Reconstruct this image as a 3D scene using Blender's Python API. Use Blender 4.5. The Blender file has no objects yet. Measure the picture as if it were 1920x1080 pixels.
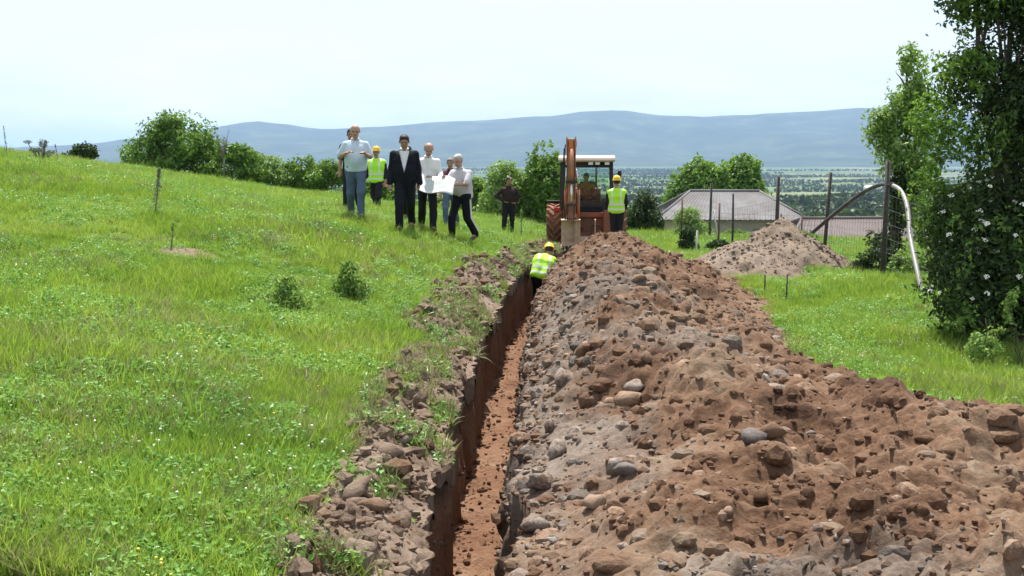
import bpy, bmesh, math, random
import numpy as np
from mathutils import Vector, Matrix, Euler

sc = bpy.context.scene
C = sc.collection
R = math.radians
random.seed(7)
rng = np.random.default_rng(7)

# ------------------------------------------------------------------ camera
CAMZ = 2.35
cam_d = bpy.data.cameras.new('camera')
cam = bpy.data.objects.new('camera', cam_d)
C.objects.link(cam)
cam.location = (0, 0, CAMZ)
cam.rotation_euler = (R(90 - 6.155), 0, 0)
cam_d.sensor_width = 36
cam_d.lens = 43.46
cam_d.clip_start = 0.1
cam_d.clip_end = 60000
sc.camera = cam

# ------------------------------------------------------------------ sky, sun, exposure
SUN_EL, SUN_AZ = R(65), R(4)          # azimuth to the left of the view direction (+Y)
to_sun = Vector((-math.sin(SUN_AZ) * math.cos(SUN_EL), math.cos(SUN_AZ) * math.cos(SUN_EL), math.sin(SUN_EL)))
world = bpy.data.worlds.new('World')
sc.world = world
world.use_nodes = True
wn, wl = world.node_tree.nodes, world.node_tree.links
wn.clear()
w_out = wn.new('ShaderNodeOutputWorld')
w_bg = wn.new('ShaderNodeBackground')
w_sky = wn.new('ShaderNodeTexSky')
w_sky.sky_type = 'NISHITA'
w_sky.sun_disc = False
w_sky.sun_elevation = SUN_EL
w_sky.sun_rotation = -SUN_AZ
w_sky.altitude = 700
w_sky.air_density = 1.0
w_sky.dust_density = 1.0
w_sky.ozone_density = 1.0
w_bg.inputs['Strength'].default_value = 0.10
# thin high cloud all over the sky
w_tc = wn.new('ShaderNodeTexCoord')
w_map = wn.new('ShaderNodeMapping')
w_map.inputs['Scale'].default_value = (1.0, 1.0, 4.0)
w_n = wn.new('ShaderNodeTexNoise')
w_n.inputs['Scale'].default_value = 4.5
w_n.inputs['Detail'].default_value = 7
w_n.inputs['Roughness'].default_value = 0.55
w_r = wn.new('ShaderNodeValToRGB')
w_r.color_ramp.elements[0].position = 0.36
w_r.color_ramp.elements[0].color = (0.32, 0.32, 0.32, 1)
w_r.color_ramp.elements[1].position = 0.58
w_r.color_ramp.elements[1].color = (0.95, 0.95, 0.95, 1)
w_mix = wn.new('ShaderNodeMix')
w_mix.data_type = 'RGBA'
w_mix.inputs['B'].default_value = (4.9, 5.05, 5.25, 1)
wl.new(w_tc.outputs['Generated'], w_map.inputs['Vector'])
wl.new(w_map.outputs['Vector'], w_n.inputs['Vector'])
wl.new(w_n.outputs['Fac'], w_r.inputs['Fac'])
wl.new(w_r.outputs['Color'], w_mix.inputs['Factor'])
wl.new(w_sky.outputs['Color'], w_mix.inputs['A'])
wl.new(w_mix.outputs['Result'], w_bg.inputs['Color'])
wl.new(w_bg.outputs['Background'], w_out.inputs['Surface'])

sun_d = bpy.data.lights.new('sun', 'SUN')
sun_d.energy = 4.8
sun_d.angle = R(0.6)
sun_d.color = (1.0, 0.955, 0.89)
sun = bpy.data.objects.new('sun', sun_d)
C.objects.link(sun)
sun.location = (-20, 40, 60)
sun.rotation_euler = to_sun.to_track_quat('Z', 'Y').to_euler()

sc.view_settings.view_transform = 'Standard'
sc.view_settings.look = 'None'
sc.view_settings.exposure = 1.05
sc.view_settings.gamma = 1.0
sc.view_settings.use_curve_mapping = False
sc.render.engine = 'CYCLES'
sc.cycles.use_denoising = True
sc.cycles.max_bounces = 6
sc.cycles.transparent_max_bounces = 8
sc.cycles.volume_bounces = 0

# ------------------------------------------------------------------ numeric noise
_TAB = np.random.default_rng(99).random(65536)
def _hash(i, j, k, seed):
    return _TAB[((i * 73856093) ^ (j * 19349663) ^ (k * 83492791) ^ (seed * 2654435)) & 65535]
def vnoise(x, y, z=0.0, seed=0):
    x, y, z = np.broadcast_arrays(np.asarray(x, float), np.asarray(y, float), np.asarray(z, float))
    xi, yi, zi = np.floor(x).astype(np.int64), np.floor(y).astype(np.int64), np.floor(z).astype(np.int64)
    fx, fy, fz = x - xi, y - yi, z - zi
    fx = fx * fx * fx * (fx * (fx * 6 - 15) + 10); fy = fy * fy * fy * (fy * (fy * 6 - 15) + 10); fz = fz * fz * fz * (fz * (fz * 6 - 15) + 10)
    out = 0
    for a in (0, 1):
        for b in (0, 1):
            for c in (0, 1):
                w = (fx if a else 1 - fx) * (fy if b else 1 - fy) * (fz if c else 1 - fz)
                out = out + w * _hash(xi + a, yi + b, zi + c, seed)
    return out * 2 - 1
def fbm(x, y, z=0.0, seed=0, octs=4, gain=0.5):
    s, a, f = 0, 1.0, 1.0
    for o in range(octs):
        s = s + a * vnoise(np.asarray(x) * f + 13.7 * o, np.asarray(y) * f - 7.1 * o, np.asarray(z) * f, seed + o)
        a *= gain; f *= 2.03
    return s
def worley(x, y, seed=0):
    x = np.asarray(x, float); y = np.asarray(y, float)
    xi, yi = np.floor(x).astype(np.int64), np.floor(y).astype(np.int64)
    best = np.full(x.shape, 9.0); rid = np.zeros(x.shape)
    for a in (-1, 0, 1):
        for b in (-1, 0, 1):
            i, j = xi + a, yi + b
            px = i + _hash(i, j, 1, seed); py = j + _hash(i, j, 2, seed)
            d = (px - x) ** 2 + (py - y) ** 2
            m = d < best
            best = np.where(m, d, best); rid = np.where(m, _hash(i, j, 3, seed), rid)
    return np.sqrt(best), rid

# ------------------------------------------------------------------ object helpers
def link(o, parent=None):
    C.objects.link(o)
    if parent is not None:
        o.parent = parent
    return o
def tag(o, label=None, cat=None, group=None, kind=None):
    if label: o['label'] = label
    if cat: o['category'] = cat
    if group: o['group'] = group
    if kind: o['kind'] = kind
    return o
def thing(name, label, cat, loc=(0, 0, 0), rz=0.0, group=None):
    o = bpy.data.objects.new(name, None)
    o.empty_display_size = 0.2
    link(o)
    o.location = loc
    o.rotation_euler = (0, 0, rz)
    return tag(o, label, cat, group)
def mesh_np(name, V, F, mats=(), smooth=True, midx=None):
    me = bpy.data.meshes.new(name)
    V = np.asarray(V, np.float32).reshape(-1, 3)
    me.vertices.add(len(V))
    me.vertices.foreach_set('co', V.ravel())
    if isinstance(F, np.ndarray):
        n = F.shape[1]
        me.loops.add(F.size)
        me.loops.foreach_set('vertex_index', F.astype(np.int32).ravel())
        me.polygons.add(len(F))
        me.polygons.foreach_set('loop_start', np.arange(0, F.size, n, dtype=np.int32))
        me.polygons.foreach_set('loop_total', np.full(len(F), n, np.int32))
        nf = len(F)
    else:
        nf = len(F)
        tot = [len(f) for f in F]
        flat = [i for f in F for i in f]
        me.loops.add(len(flat))
        me.loops.foreach_set('vertex_index', np.array(flat, np.int32))
        me.polygons.add(nf)
        me.polygons.foreach_set('loop_start', np.concatenate([[0], np.cumsum(tot)[:-1]]).astype(np.int32))
        me.polygons.foreach_set('loop_total', np.array(tot, np.int32))
    if midx is not None:
        me.polygons.foreach_set('material_index', np.asarray(midx, np.int32))
    me.polygons.foreach_set('use_smooth', np.full(nf, bool(smooth)))
    for m in mats:
        me.materials.append(m)
    me.update(calc_edges=True)
    me.validate()
    return me
def obj(name, me, parent=None, loc=None):
    o = bpy.data.objects.new(name, me)
    link(o, parent)
    if loc is not None:
        o.location = loc
    return o

class MB:
    """collects simple shapes into one mesh"""
    def __init__(self):
        self.v, self.f, self.s = [], [], []
    def add(self, v, f, smooth=False):
        n = len(self.v)
        self.v += [tuple(p) for p in v]
        self.f += [tuple(i + n for i in q) for q in f]
        self.s += [smooth] * len(f)
        return self
    def box(self, c, d, rot=None, bev=0.0):
        hx, hy, hz = d[0] / 2, d[1] / 2, d[2] / 2
        b = min(bev, hx * .9, hy * .9, hz * .9)
        M = rot if rot is not None else Matrix.Identity(3)
        c = Vector(c)
        if b <= 0:
            vs = [(sx * hx, sy * hy, sz * hz) for sx in (-1, 1) for sy in (-1, 1) for sz in (-1, 1)]
            fs = [(0, 1, 3, 2), (4, 6, 7, 5), (0, 4, 5, 1), (2, 3, 7, 6), (0, 2, 6, 4), (1, 5, 7, 3)]
        else:
            bm = bmesh.new()
            bmesh.ops.create_cube(bm, size=1)
            for v in bm.verts:
                v.co = Vector((v.co.x * d[0], v.co.y * d[1], v.co.z * d[2]))
            bmesh.ops.bevel(bm, geom=list(bm.edges), offset=b, segments=2, affect='EDGES', profile=0.5)
            bm.verts.index_update()
            vs = [v.co.copy() for v in bm.verts]
            fs = [[v.index for v in f.verts] for f in bm.faces]
            bm.free()
        return self.add([c + M @ Vector(v) for v in vs], fs)
    def beam(self, a, b, w, h, up=(0, 0, 1), bev=0.0, w2=None, h2=None):
        a, b = Vector(a), Vector(b)
        d = (b - a)
        L = d.length
        d.normalize()
        up = Vector(up)
        x = d.cross(up)
        if x.length < 1e-4:
            x = d.cross(Vector((0, 1, 0)))
        x.normalize()
        z = x.cross(d)
        w2 = w if w2 is None else w2; h2 = h if h2 is None else h2
        vs = []
        for p, ww, hh in ((a, w, h), (b, w2, h2)):
            for sx, sz in ((-1, -1), (1, -1), (1, 1), (-1, 1)):
                vs.append(p + x * sx * ww / 2 + z * sz * hh / 2)
        fs = [(0, 1, 2, 3), (7, 6, 5, 4), (0, 4, 5, 1), (1, 5, 6, 2), (2, 6, 7, 3), (3, 7, 4, 0)]
        return self.add(vs, fs)
    def tube(self, pts, rad, n=8, cap=True):
        pts = [Vector(p) for p in pts]
        if not hasattr(rad, '__len__'):
            rad = [rad] * len(pts)
        vs, fs = [], []
        ref = None
        for i, p in enumerate(pts):
            d = (pts[min(i + 1, len(pts) - 1)] - pts[max(i - 1, 0)])
            if d.length < 1e-6: d = Vector((0, 0, 1))
            d.normalize()
            if ref is None:
                ref = d.orthogonal().normalized()
            ref = (ref - d * ref.dot(d))
            if ref.length < 1e-5: ref = d.orthogonal()
            ref.normalize()
            bi = d.cross(ref)
            for k in range(n):
                a = 2 * math.pi * k / n
                vs.append(p + (ref * math.cos(a) + bi * math.sin(a)) * rad[i])
        for i in range(len(pts) - 1):
            for k in range(n):
                k2 = (k + 1) % n
                fs.append((i * n + k, i * n + k2, (i + 1) * n + k2, (i + 1) * n + k))
        if cap:
            fs.append(tuple(range(n - 1, -1, -1)))
            fs.append(tuple((len(pts) - 1) * n + k for k in range(n)))
        return self.add(vs, fs, True)
    def lathe(self, prof, n=24, axis='Z', c=(0, 0, 0)):
        vs, fs = [], []
        for r, h in prof:
            for k in range(n):
                a = 2 * math.pi * k / n
                p = (r * math.cos(a), r * math.sin(a), h)
                if axis == 'X': p = (p[2], p[0], p[1])
                if axis == 'Y': p = (p[0], p[2], p[1])
                vs.append((p[0] + c[0], p[1] + c[1], p[2] + c[2]))
        for i in range(len(prof) - 1):
            for k in range(n):
                k2 = (k + 1) % n
                fs.append((i * n + k, i * n + k2, (i + 1) * n + k2, (i + 1) * n + k))
        fs.append(tuple(range(n - 1, -1, -1)))
        fs.append(tuple((len(prof) - 1) * n + k for k in range(n)))
        return self.add(vs, fs, True)
    def prism(self, poly, axis, a, b):
        """extrude a 2D polygon along an axis from a to b (axis X: poly is (y,z); axis Y: poly is (x,z))"""
        n = len(poly)
        def mk(p, t):
            return (t, p[0], p[1]) if axis == 'X' else ((p[0], t, p[1]) if axis == 'Y' else (p[0], p[1], t))
        vs = [mk(p, a) for p in poly] + [mk(p, b) for p in poly]
        fs = [tuple(range(n - 1, -1, -1)), tuple(range(n, 2 * n))]
        for i in range(n):
            j = (i + 1) % n
            fs.append((i, j, n + j, n + i))
        return self.add(vs, fs)
    def mesh(self, name, mats):
        if not isinstance(mats, (list, tuple)): mats = [mats]
        me = bpy.data.meshes.new(name)
        me.from_pydata(self.v, [], self.f)
        me.polygons.foreach_set('use_smooth', self.s)
        for m in mats: me.materials.append(m)
        bm = bmesh.new(); bm.from_mesh(me)
        bmesh.ops.recalc_face_normals(bm, faces=bm.faces)
        bm.to_mesh(me); bm.free()
        me.update()
        return me
    def build(self, name, mats, parent=None, loc=None):
        return obj(name, self.mesh(name, mats), parent, loc)

# ------------------------------------------------------------------ materials
def new_mat(name):
    m = bpy.data.materials.new(name)
    m.use_nodes = True
    nt = m.node_tree
    return m, nt.nodes, nt.links, nt.nodes['Principled BSDF']
def ramp(N, stops):
    r = N.new('ShaderNodeValToRGB')
    e = r.color_ramp.elements
    while len(e) > 1: e.remove(e[0])
    e[0].position = stops[0][0]; e[0].color = (*stops[0][1], 1)
    for p, c in stops[1:]:
        q = e.new(p); q.color = (*c, 1)
    return r
def pos_noise(N, L, scale, detail=4, rough=0.55, space='Object', vec=None, stretch=None):
    n = N.new('ShaderNodeTexNoise')
    n.inputs['Scale'].default_value = scale
    n.inputs['Detail'].default_value = detail
    n.inputs['Roughness'].default_value = rough
    if vec is None:
        t = N.new('ShaderNodeTexCoord'); vec = t.outputs[space]
    if stretch:
        mp = N.new('ShaderNodeMapping'); mp.inputs['Scale'].default_value = stretch
        L.new(vec, mp.inputs['Vector']); vec = mp.outputs['Vector']
    L.new(vec, n.inputs['Vector'])
    return n
def mat_plain(name, col, rough=0.6, metal=0.0, var=0.15, scale=6.0, bump=0.0, spec=0.5, dirt=None, dirt_amt=0.5):
    """colour with slight uneven wear; optional dirt colour in blotches"""
    m, N, L, P = new_mat(name)
    n = pos_noise(N, L, scale, 5, 0.6)
    lo = tuple(c * (1 - var) for c in col); hi = tuple(min(1, c * (1 + var)) for c in col)
    r = ramp(N, [(0.3, lo), (0.7, hi)])
    L.new(n.outputs['Fac'], r.inputs['Fac'])
    src = r.outputs['Color']
    if dirt:
        n2 = pos_noise(N, L, scale * 0.6, 6, 0.7)
        r2 = ramp(N, [(0.5 - dirt_amt * 0.3, (0, 0, 0)), (0.72 - dirt_amt * 0.3, (1, 1, 1))])
        L.new(n2.outputs['Fac'], r2.inputs['Fac'])
        mx = N.new('ShaderNodeMix'); mx.data_type = 'RGBA'
        L.new(r2.outputs['Color'], mx.inputs['Factor']); L.new(src, mx.inputs['A']); mx.inputs['B'].default_value = (*dirt, 1)
        src = mx.outputs['Result']
    L.new(src, P.inputs['Base Color'])
    P.inputs['Roughness'].default_value = rough
    P.inputs['Metallic'].default_value = metal
    P.inputs['Specular IOR Level'].default_value = spec
    if bump:
        b = N.new('ShaderNodeBump'); b.inputs['Strength'].default_value = bump; b.inputs['Distance'].default_value = 0.01
        n3 = pos_noise(N, L, scale * 4, 6, 0.6)
        L.new(n3.outputs['Fac'], b.inputs['Height']); L.new(b.outputs['Normal'], P.inputs['Normal'])
    return m
def mat_leaf(name, cols, trans=0.35, rough=0.5, patch=0.0):
    """leaf colour varies from leaf to leaf (attribute 'tint'), light passes through"""
    m, N, L, P = new_mat(name)
    a = N.new('ShaderNodeAttribute'); a.attribute_name = 'tint'
    k = len(cols)
    r = ramp(N, [(i / (k - 1), c) for i, c in enumerate(cols)])
    L.new(a.outputs['Fac'], r.inputs['Fac'])
    L.new(r.outputs['Color'], P.inputs['Base Color'])
    P.inputs['Roughness'].default_value = rough
    P.inputs['Specular IOR Level'].default_value = 0.25
    tr = N.new('ShaderNodeBsdfTranslucent')
    hs = N.new('ShaderNodeHueSaturation'); hs.inputs['Value'].default_value = 1.25; hs.inputs['Saturation'].default_value = 1.1
    hs.inputs['Hue'].default_value = 0.49
    L.new(r.outputs['Color'], hs.inputs['Color']); L.new(hs.outputs['Color'], tr.inputs['Color'])
    mx = N.new('ShaderNodeMixShader'); mx.inputs['Fac'].default_value = trans
    L.new(P.outputs['BSDF'], mx.inputs[1]); L.new(tr.outputs['BSDF'], mx.inputs[2])
    out = N['Material Output']
    L.new(mx.outputs['Shader'], out.inputs['Surface'])
    return m
def mat_soil(name, stops, scale=1.1, grain=26.0, bump=0.6, stripe=False, second=None):
    m, N, L, P = new_mat(name)
    g = N.new('ShaderNodeNewGeometry')
    n = pos_noise(N, L, scale, 6, 0.62, vec=g.outputs['Position'])
    r = ramp(N, stops)
    n2 = pos_noise(N, L, grain, 5, 0.7, vec=g.outputs['Position'])
    ad = N.new('ShaderNodeMath'); ad.operation = 'MULTIPLY_ADD'; ad.inputs[1].default_value = 0.55; ad.inputs[2].default_value = -0.275
    L.new(n2.outputs['Fac'], ad.inputs[0])
    a2 = N.new('ShaderNodeMath'); a2.operation = 'ADD'
    L.new(n.outputs['Fac'], a2.inputs[0]); L.new(ad.outputs[0], a2.inputs[1])
    L.new(a2.outputs[0], r.inputs['Fac'])
    src = r.outputs['Color']
    if stripe:
        sz = N.new('ShaderNodeSeparateXYZ'); L.new(g.outputs['Position'], sz.inputs['Vector'])
        nz = pos_noise(N, L, 3.0, 4, .6, vec=g.outputs['Position'])
        az = N.new('ShaderNodeMath'); az.operation = 'MULTIPLY_ADD'; az.inputs[1].default_value = .35; L.new(nz.outputs['Fac'], az.inputs[0]); L.new(sz.outputs['Z'], az.inputs[2])
        mz = N.new('ShaderNodeMapRange'); mz.inputs['From Min'].default_value = -.16; mz.inputs['From Max'].default_value = .06; L.new(az.outputs[0], mz.inputs['Value'])
        m3 = N.new('ShaderNodeMix'); m3.data_type = 'RGBA'; m3.inputs['B'].default_value = (.075, .055, .04, 1)
        L.new(mz.outputs['Result'], m3.inputs['Factor']); L.new(src, m3.inputs['A']); src = m3.outputs['Result']
    if second:
        r2 = ramp(N, second); L.new(a2.outputs[0], r2.inputs['Fac'])
        at = N.new('ShaderNodeAttribute'); at.attribute_name = 'grey'
        mx = N.new('ShaderNodeMix'); mx.data_type = 'RGBA'
        L.new(at.outputs['Fac'], mx.inputs['Factor']); L.new(src, mx.inputs['A']); L.new(r2.outputs['Color'], mx.inputs['B'])
        src = mx.outputs['Result']
    L.new(src, P.inputs['Base Color'])
    P.inputs['Roughness'].default_value = 0.95
    P.inputs['Specular IOR Level'].default_value = 0.15
    b = N.new('ShaderNodeBump'); b.inputs['Strength'].default_value = bump; b.inputs['Distance'].default_value = 0.07 if stripe else 0.025
    if stripe:
        n4 = pos_noise(N, L, 7.0, 5, 0.6, vec=g.outputs['Position'], stretch=(2, 2, 0.18))
        a3 = N.new('ShaderNodeMath'); a3.operation = 'ADD'
        L.new(n2.outputs['Fac'], a3.inputs[0]); L.new(n4.outputs['Fac'], a3.inputs[1])
        L.new(a3.outputs[0], b.inputs['Height'])
    else:
        L.new(n2.outputs['Fac'], b.inputs['Height'])
    L.new(b.outputs['Normal'], P.inputs['Normal'])
    return m

M = {}
RED = [(0.25, (0.038, 0.023, 0.015)), (0.40, (0.096, 0.052, 0.030)), (0.52, (0.143, 0.084, 0.051)), (0.63, (0.171, 0.117, 0.077)), (0.80, (0.209, 0.173, 0.135))]
GREY = [(0.25, (0.048, 0.038, 0.030)), (0.42, (0.097, 0.077, 0.062)), (0.55, (0.145, 0.119, 0.097)), (0.75, (0.220, 0.189, 0.158))]
M['soil'] = mat_soil('excavated_soil', RED, 0.9, second=GREY)
M['trench'] = mat_soil('cut_soil', [(0.22, (0.085, 0.043, 0.026)), (0.42, (0.165, 0.085, 0.048)), (0.56, (0.205, 0.112, 0.066)), (0.8, (0.27, 0.18, 0.12))], 1.4, 20, 0.7, stripe=True)
M['sand'] = mat_soil('sandy_gravel', [(0.25, (0.10, 0.070, 0.050)), (0.45, (0.165, 0.125, 0.092)), (0.6, (0.20, 0.157, 0.12)), (0.8, (0.25, 0.205, 0.16))], 0.9, 14, 0.8)
M['topsoil'] = mat_soil('topsoil', [(0.22, (0.06, 0.042, 0.03)), (0.42, (0.14, 0.098, 0.070)), (0.6, (0.20, 0.15, 0.11)), (0.8, (0.25, 0.20, 0.15))], 1.6, 22, 0.8)
# ================================================================== terrain
def ipl(Y, pts):
    return np.interp(Y, [p[0] for p in pts], [p[1] for p in pts])
def sstep(a, b, x):
    t = np.clip((np.asarray(x, float) - a) / (b - a), 0, 1)
    return t * t * (3 - 2 * t)
def xc(Y):
    """centre line of the trench"""
    t = np.clip(np.asarray(Y, float), 4, 40) - 12.9
    return -0.25 + 0.0264 * t + 0.0028 * t * t
G_PTS = [(-40, 0.05), (4, 0.05), (14, 0.0), (20, 0.06), (24, 0.10), (30, -0.12), (36, -0.42), (45, -0.55), (52, -0.75), (60, -2.0), (70, -3.3), (100, -6), (200, -13), (500, -27), (1500, -48), (4000, -58), (7000, -60), (30000, -60)]
def H(x, Y):
    """height of the undisturbed ground"""
    x = np.asarray(x, float); Y = np.asarray(Y, float)
    base = ipl(Y, G_PTS)
    u = np.maximum(xc(Y) - 0.25 - x, 0)
    k = ipl(Y, [(4, .35), (14, .55), (20, 1.2), (27, 1.15), (37, .2), (60, .2)])
    us = 60 * np.tanh(u / 60)
    left = (0.55 * k * (1 - np.exp(-u / 1.2)) + 0.143 * us) * (1 - sstep(42, 95, Y))
    r = np.maximum(x - xc(Y) - 0.25, 0)
    right = -0.03 * 25 * np.tanh(r / 25)
    amp = 0.05 * (1 - np.exp(-(u + r) / 1.5))
    near = 1 - sstep(60, 120, Y)
    bump = amp * near * (fbm(x * 0.45, Y * 0.45, 0, 3, 3) + 0.35 * fbm(x * 1.7, Y * 1.7, 0, 8, 2))
    far = sstep(150, 900, Y) * 4.0 * fbm(x * 0.0021, Y * 0.0021, 0, 5, 3) * (1 - sstep(4000, 7000, Y) * .6)
    return base + left + right + bump + far
def Hs(x, Y):
    return float(H(np.array([x]), np.array([Y]))[0])

def depth(Y):
    return ipl(Y, [(-40, 0.95), (25, 0.95), (30, 0.9), (35.6, 0.75), (36.2, 0.0), (99, 0)])

RW = 0.42                              # right wall of the trench, from its centre line
rows = [-40, -30, -20, -12, -8, -4, -1]
y = 1.0
while y < 44: 
    rows.append(y); y += max(0.05, y * 0.005)
while y < 25000:
    rows.append(y); y *= 1.045
rows = np.array(rows)
wall = 16
cols = []                               # (offset from the trench centre, depth fraction)
o = -0.30
left = []
step = 0.07
while o > -30:
    left.append(o); o -= step; step *= 1.035
while o > -22000:
    left.append(o); o -= step; step *= 1.16
for v in left[::-1]: cols.append((v, 0.0))
for i in range(wall + 1):
    t = i / wall; cols.append((-0.268 + 0.03 * t, t))
for v in np.linspace(-0.2, RW - .07, 13): cols.append((v, 1.0))
for i in range(wall + 1):
    t = 1 - i / wall; cols.append((RW - 0.03 * t, t))
o, step = RW + .03, 0.09
while o < 16:
    cols.append((o, 0.0)); o += step; step *= 1.045
while o < 22000:
    cols.append((o, 0.0)); o += step; step *= 1.16
co = np.array([c[0] for c in cols]); ct = np.array([c[1] for c in cols])
YY, OO = np.meshgrid(rows, co, indexing='ij')
_, TT = np.meshgrid(rows, ct, indexing='ij')
# beyond the field the columns fan out with distance so the sheet stays even
X0 = xc(YY) + OO
DD = depth(YY)
inside = (OO > -0.27) & (OO < RW + .002) & (DD > 0.02)
side = np.sign(OO)
# tool marks: the walls waver along the trench, less down the wall
def wobble(Y, T, side):
    fine = 0.035 * fbm(Y * 4.5, T * 0.8, side * 9, 21, 2)
    streak = 0.05 * fbm(Y * 7.5, T * 1.2, side * 7, 23, 2) * np.clip(np.asarray(T) * 5, 0, 1)
    return fine + streak + 0.05 * fbm(Y * 1.3, 0, side * 5, 25, 2)
wob = wobble(YY, TT, side)
iswall = ((OO < -.225) & (OO > -.275)) | ((OO > RW - .045) & (OO < RW + .005))
X0 = X0 + np.where(iswall, wob * (DD > 0.02), 0)
Z0 = H(np.where(inside, xc(YY) + np.where(side > 0, RW, -.27), xc(YY) + OO), YY)
floor_n = 0.05 * fbm(OO * 4, YY * 2.6, 0, 31, 4) + 0.03 * vnoise(YY * 1.4, 0, 0, 44)
Zf = ipl(YY, G_PTS) * 0.35 - DD + floor_n
Z0 = np.where(inside, Z0 * (1 - TT) + Zf * TT, Z0)
nR, nC = YY.shape
idx = np.arange(nR * nC).reshape(nR, nC)
F = np.stack([idx[:-1, :-1], idx[:-1, 1:], idx[1:, 1:], idx[1:, :-1]], -1).reshape(-1, 4)
mi = np.zeros((nR - 1, nC - 1), int)
ccent = 0.5 * (co[:-1] + co[1:])
rc = 0.5 * (rows[:-1] + rows[1:])
mi[np.ix_(rc < 36.2, (ccent > -.285) & (ccent < RW + .017))] = 1
# ground material: turf near, fields in the valley
def mat_ground():
    m, N, L, P = new_mat('turf_and_fields')
    g = N.new('ShaderNodeNewGeometry')
    n1 = pos_noise(N, L, 0.35, 5, 0.6, vec=g.outputs['Position'])
    r1 = ramp(N, [(0.3, (0.07, 0.13, 0.018)), (0.5, (0.11, 0.18, 0.028)), (0.72, (0.16, 0.22, 0.04))])
    n2 = pos_noise(N, L, 9.0, 5, 0.7, vec=g.outputs['Position'])
    r2 = ramp(N, [(0.38, (0.04, 0.04, 0.018)), (0.62, (0.09, 0.14, 0.026))])
    L.new(n1.outputs['Fac'], r1.inputs['Fac']); L.new(n2.outputs['Fac'], r2.inputs['Fac'])
    mx = N.new('ShaderNodeMix'); mx.data_type = 'RGBA'; mx.inputs['Factor'].default_value = 0.45
    L.new(r1.outputs['Color'], mx.inputs['A']); L.new(r2.outputs['Color'], mx.inputs['B'])
    # valley fields: strips of crops
    mp = N.new('ShaderNodeMapping'); mp.inputs['Scale'].default_value = (0.0022, 0.0042, 0); mp.inputs['Rotation'].default_value = (0, 0, 0.35)
    L.new(g.outputs['Position'], mp.inputs['Vector'])
    v = N.new('ShaderNodeTexVoronoi'); v.feature = 'F1'; v.distance = 'CHEBYCHEV'; v.inputs['Scale'].default_value = 1.0
    L.new(mp.outputs['Vector'], v.inputs['Vector'])
    sp = N.new('ShaderNodeSeparateColor'); L.new(v.outputs['Color'], sp.inputs['Color'])
    rf = ramp(N, [(0.0, (0.05, 0.09, 0.025)), (0.3, (0.09, 0.15, 0.04)), (0.5, (0.16, 0.19, 0.08)), (0.7, (0.06, 0.11, 0.03)), (0.85, (0.20, 0.20, 0.11)), (1.0, (0.11, 0.16, 0.05))])
    L.new(sp.outputs['Red'], rf.inputs['Fac'])
    nf = pos_noise(N, L, 0.012, 5, 0.65, vec=g.outputs['Position'], stretch=(1, 2.2, 1))
    rfn = ramp(N, [(0.46, (0, 0, 0)), (0.60, (1, 1, 1))]); L.new(nf.outputs['Fac'], rfn.inputs['Fac'])
    mf = N.new('ShaderNodeMix'); mf.data_type = 'RGBA'
    L.new(rfn.outputs['Color'], mf.inputs['Factor']); L.new(rf.outputs['Color'], mf.inputs['A']); mf.inputs['B'].default_value = (0.035, 0.06, 0.022, 1)
    sx = N.new('ShaderNodeSeparateXYZ'); L.new(g.outputs['Position'], sx.inputs['Vector'])
    mr = N.new('ShaderNodeMapRange'); mr.inputs['From Min'].default_value = 90; mr.inputs['From Max'].default_value = 300
    L.new(sx.outputs['Y'], mr.inputs['Value'])
    m2 = N.new('ShaderNodeMix'); m2.data_type = 'RGBA'
    L.new(mr.outputs['Result'], m2.inputs['Factor']); L.new(mx.outputs['Result'], m2.inputs['A']); L.new(mf.outputs['Result'], m2.inputs['B'])
    L.new(m2.outputs['Result'], P.inputs['Base Color'])
    P.inputs['Roughness'].default_value = 0.9; P.inputs['Specular IOR Level'].default_value = 0.1
    b = N.new('ShaderNodeBump'); b.inputs['Strength'].default_value = 0.5; b.inputs['Distance'].default_value = 0.04
    L.new(n2.outputs['Fac'], b.inputs['Height']); L.new(b.outputs['Normal'], P.inputs['Normal'])
    return m
M['ground'] = mat_ground()
me = mesh_np('ground', np.stack([X0, YY, Z0], -1).reshape(-1, 3), F, [M['ground'], M['trench']], True, mi.ravel())
ground = obj('ground', me)
tag(ground, kind='structure')

# ------------------------------------------------------------------ far mountains
CREST = [(-2500, 250), (-900, 262), (0, 278), (190, 268), (235, 262), (330, 252), (390, 240), (450, 231), (492, 227), (540, 234), (600, 242), (660, 241), (730, 237), (830, 229), (950, 223), (1040, 218), (1090, 210), (1165, 208), (1220, 216), (1320, 219), (1400, 216), (1450, 213), (1550, 208), (1620, 203), (1700, 206), (1800, 214), (1920, 222), (2600, 215), (4500, 240)]
def hills_mesh(name, y0, y1, yc, lo, hi, seed, drop=0.0, mat=None):
    xs = np.linspace(lo, hi, 240); ys = np.linspace(y0, y1, 60)
    X, Yy = np.meshgrid(xs, ys, indexing='xy')
    px = 960 + 2318 * X / yc
    top = (290 - np.interp(px, [c[0] for c in CREST], [c[1] for c in CREST])) / 2318 * yc + CAMZ - drop
    t = np.where(Yy < yc, (Yy - y0) / (yc - y0), 1 - (Yy - yc) / (y1 - yc) * .8)
    t = np.clip(t, 0, 1)
    prof = t ** 1.25
    rid = np.abs(fbm(X * 0.0011, Yy * 0.0005, 0, seed, 4)) 
    Z = -62 + (top + 62) * prof - rid * 150 * t * (1 - t) * 2.2 + 5 * fbm(X * 0.006, Yy * 0.006, 0, seed + 9, 3) * t
    idx = np.arange(X.size).reshape(X.shape)
    F = np.stack([idx[:-1, :-1], idx[:-1, 1:], idx[1:, 1:], idx[1:, :-1]], -1).reshape(-1, 4)
    return mesh_np(name, np.stack([X, Yy, Z], -1).reshape(-1, 3), F, [mat])
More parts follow.
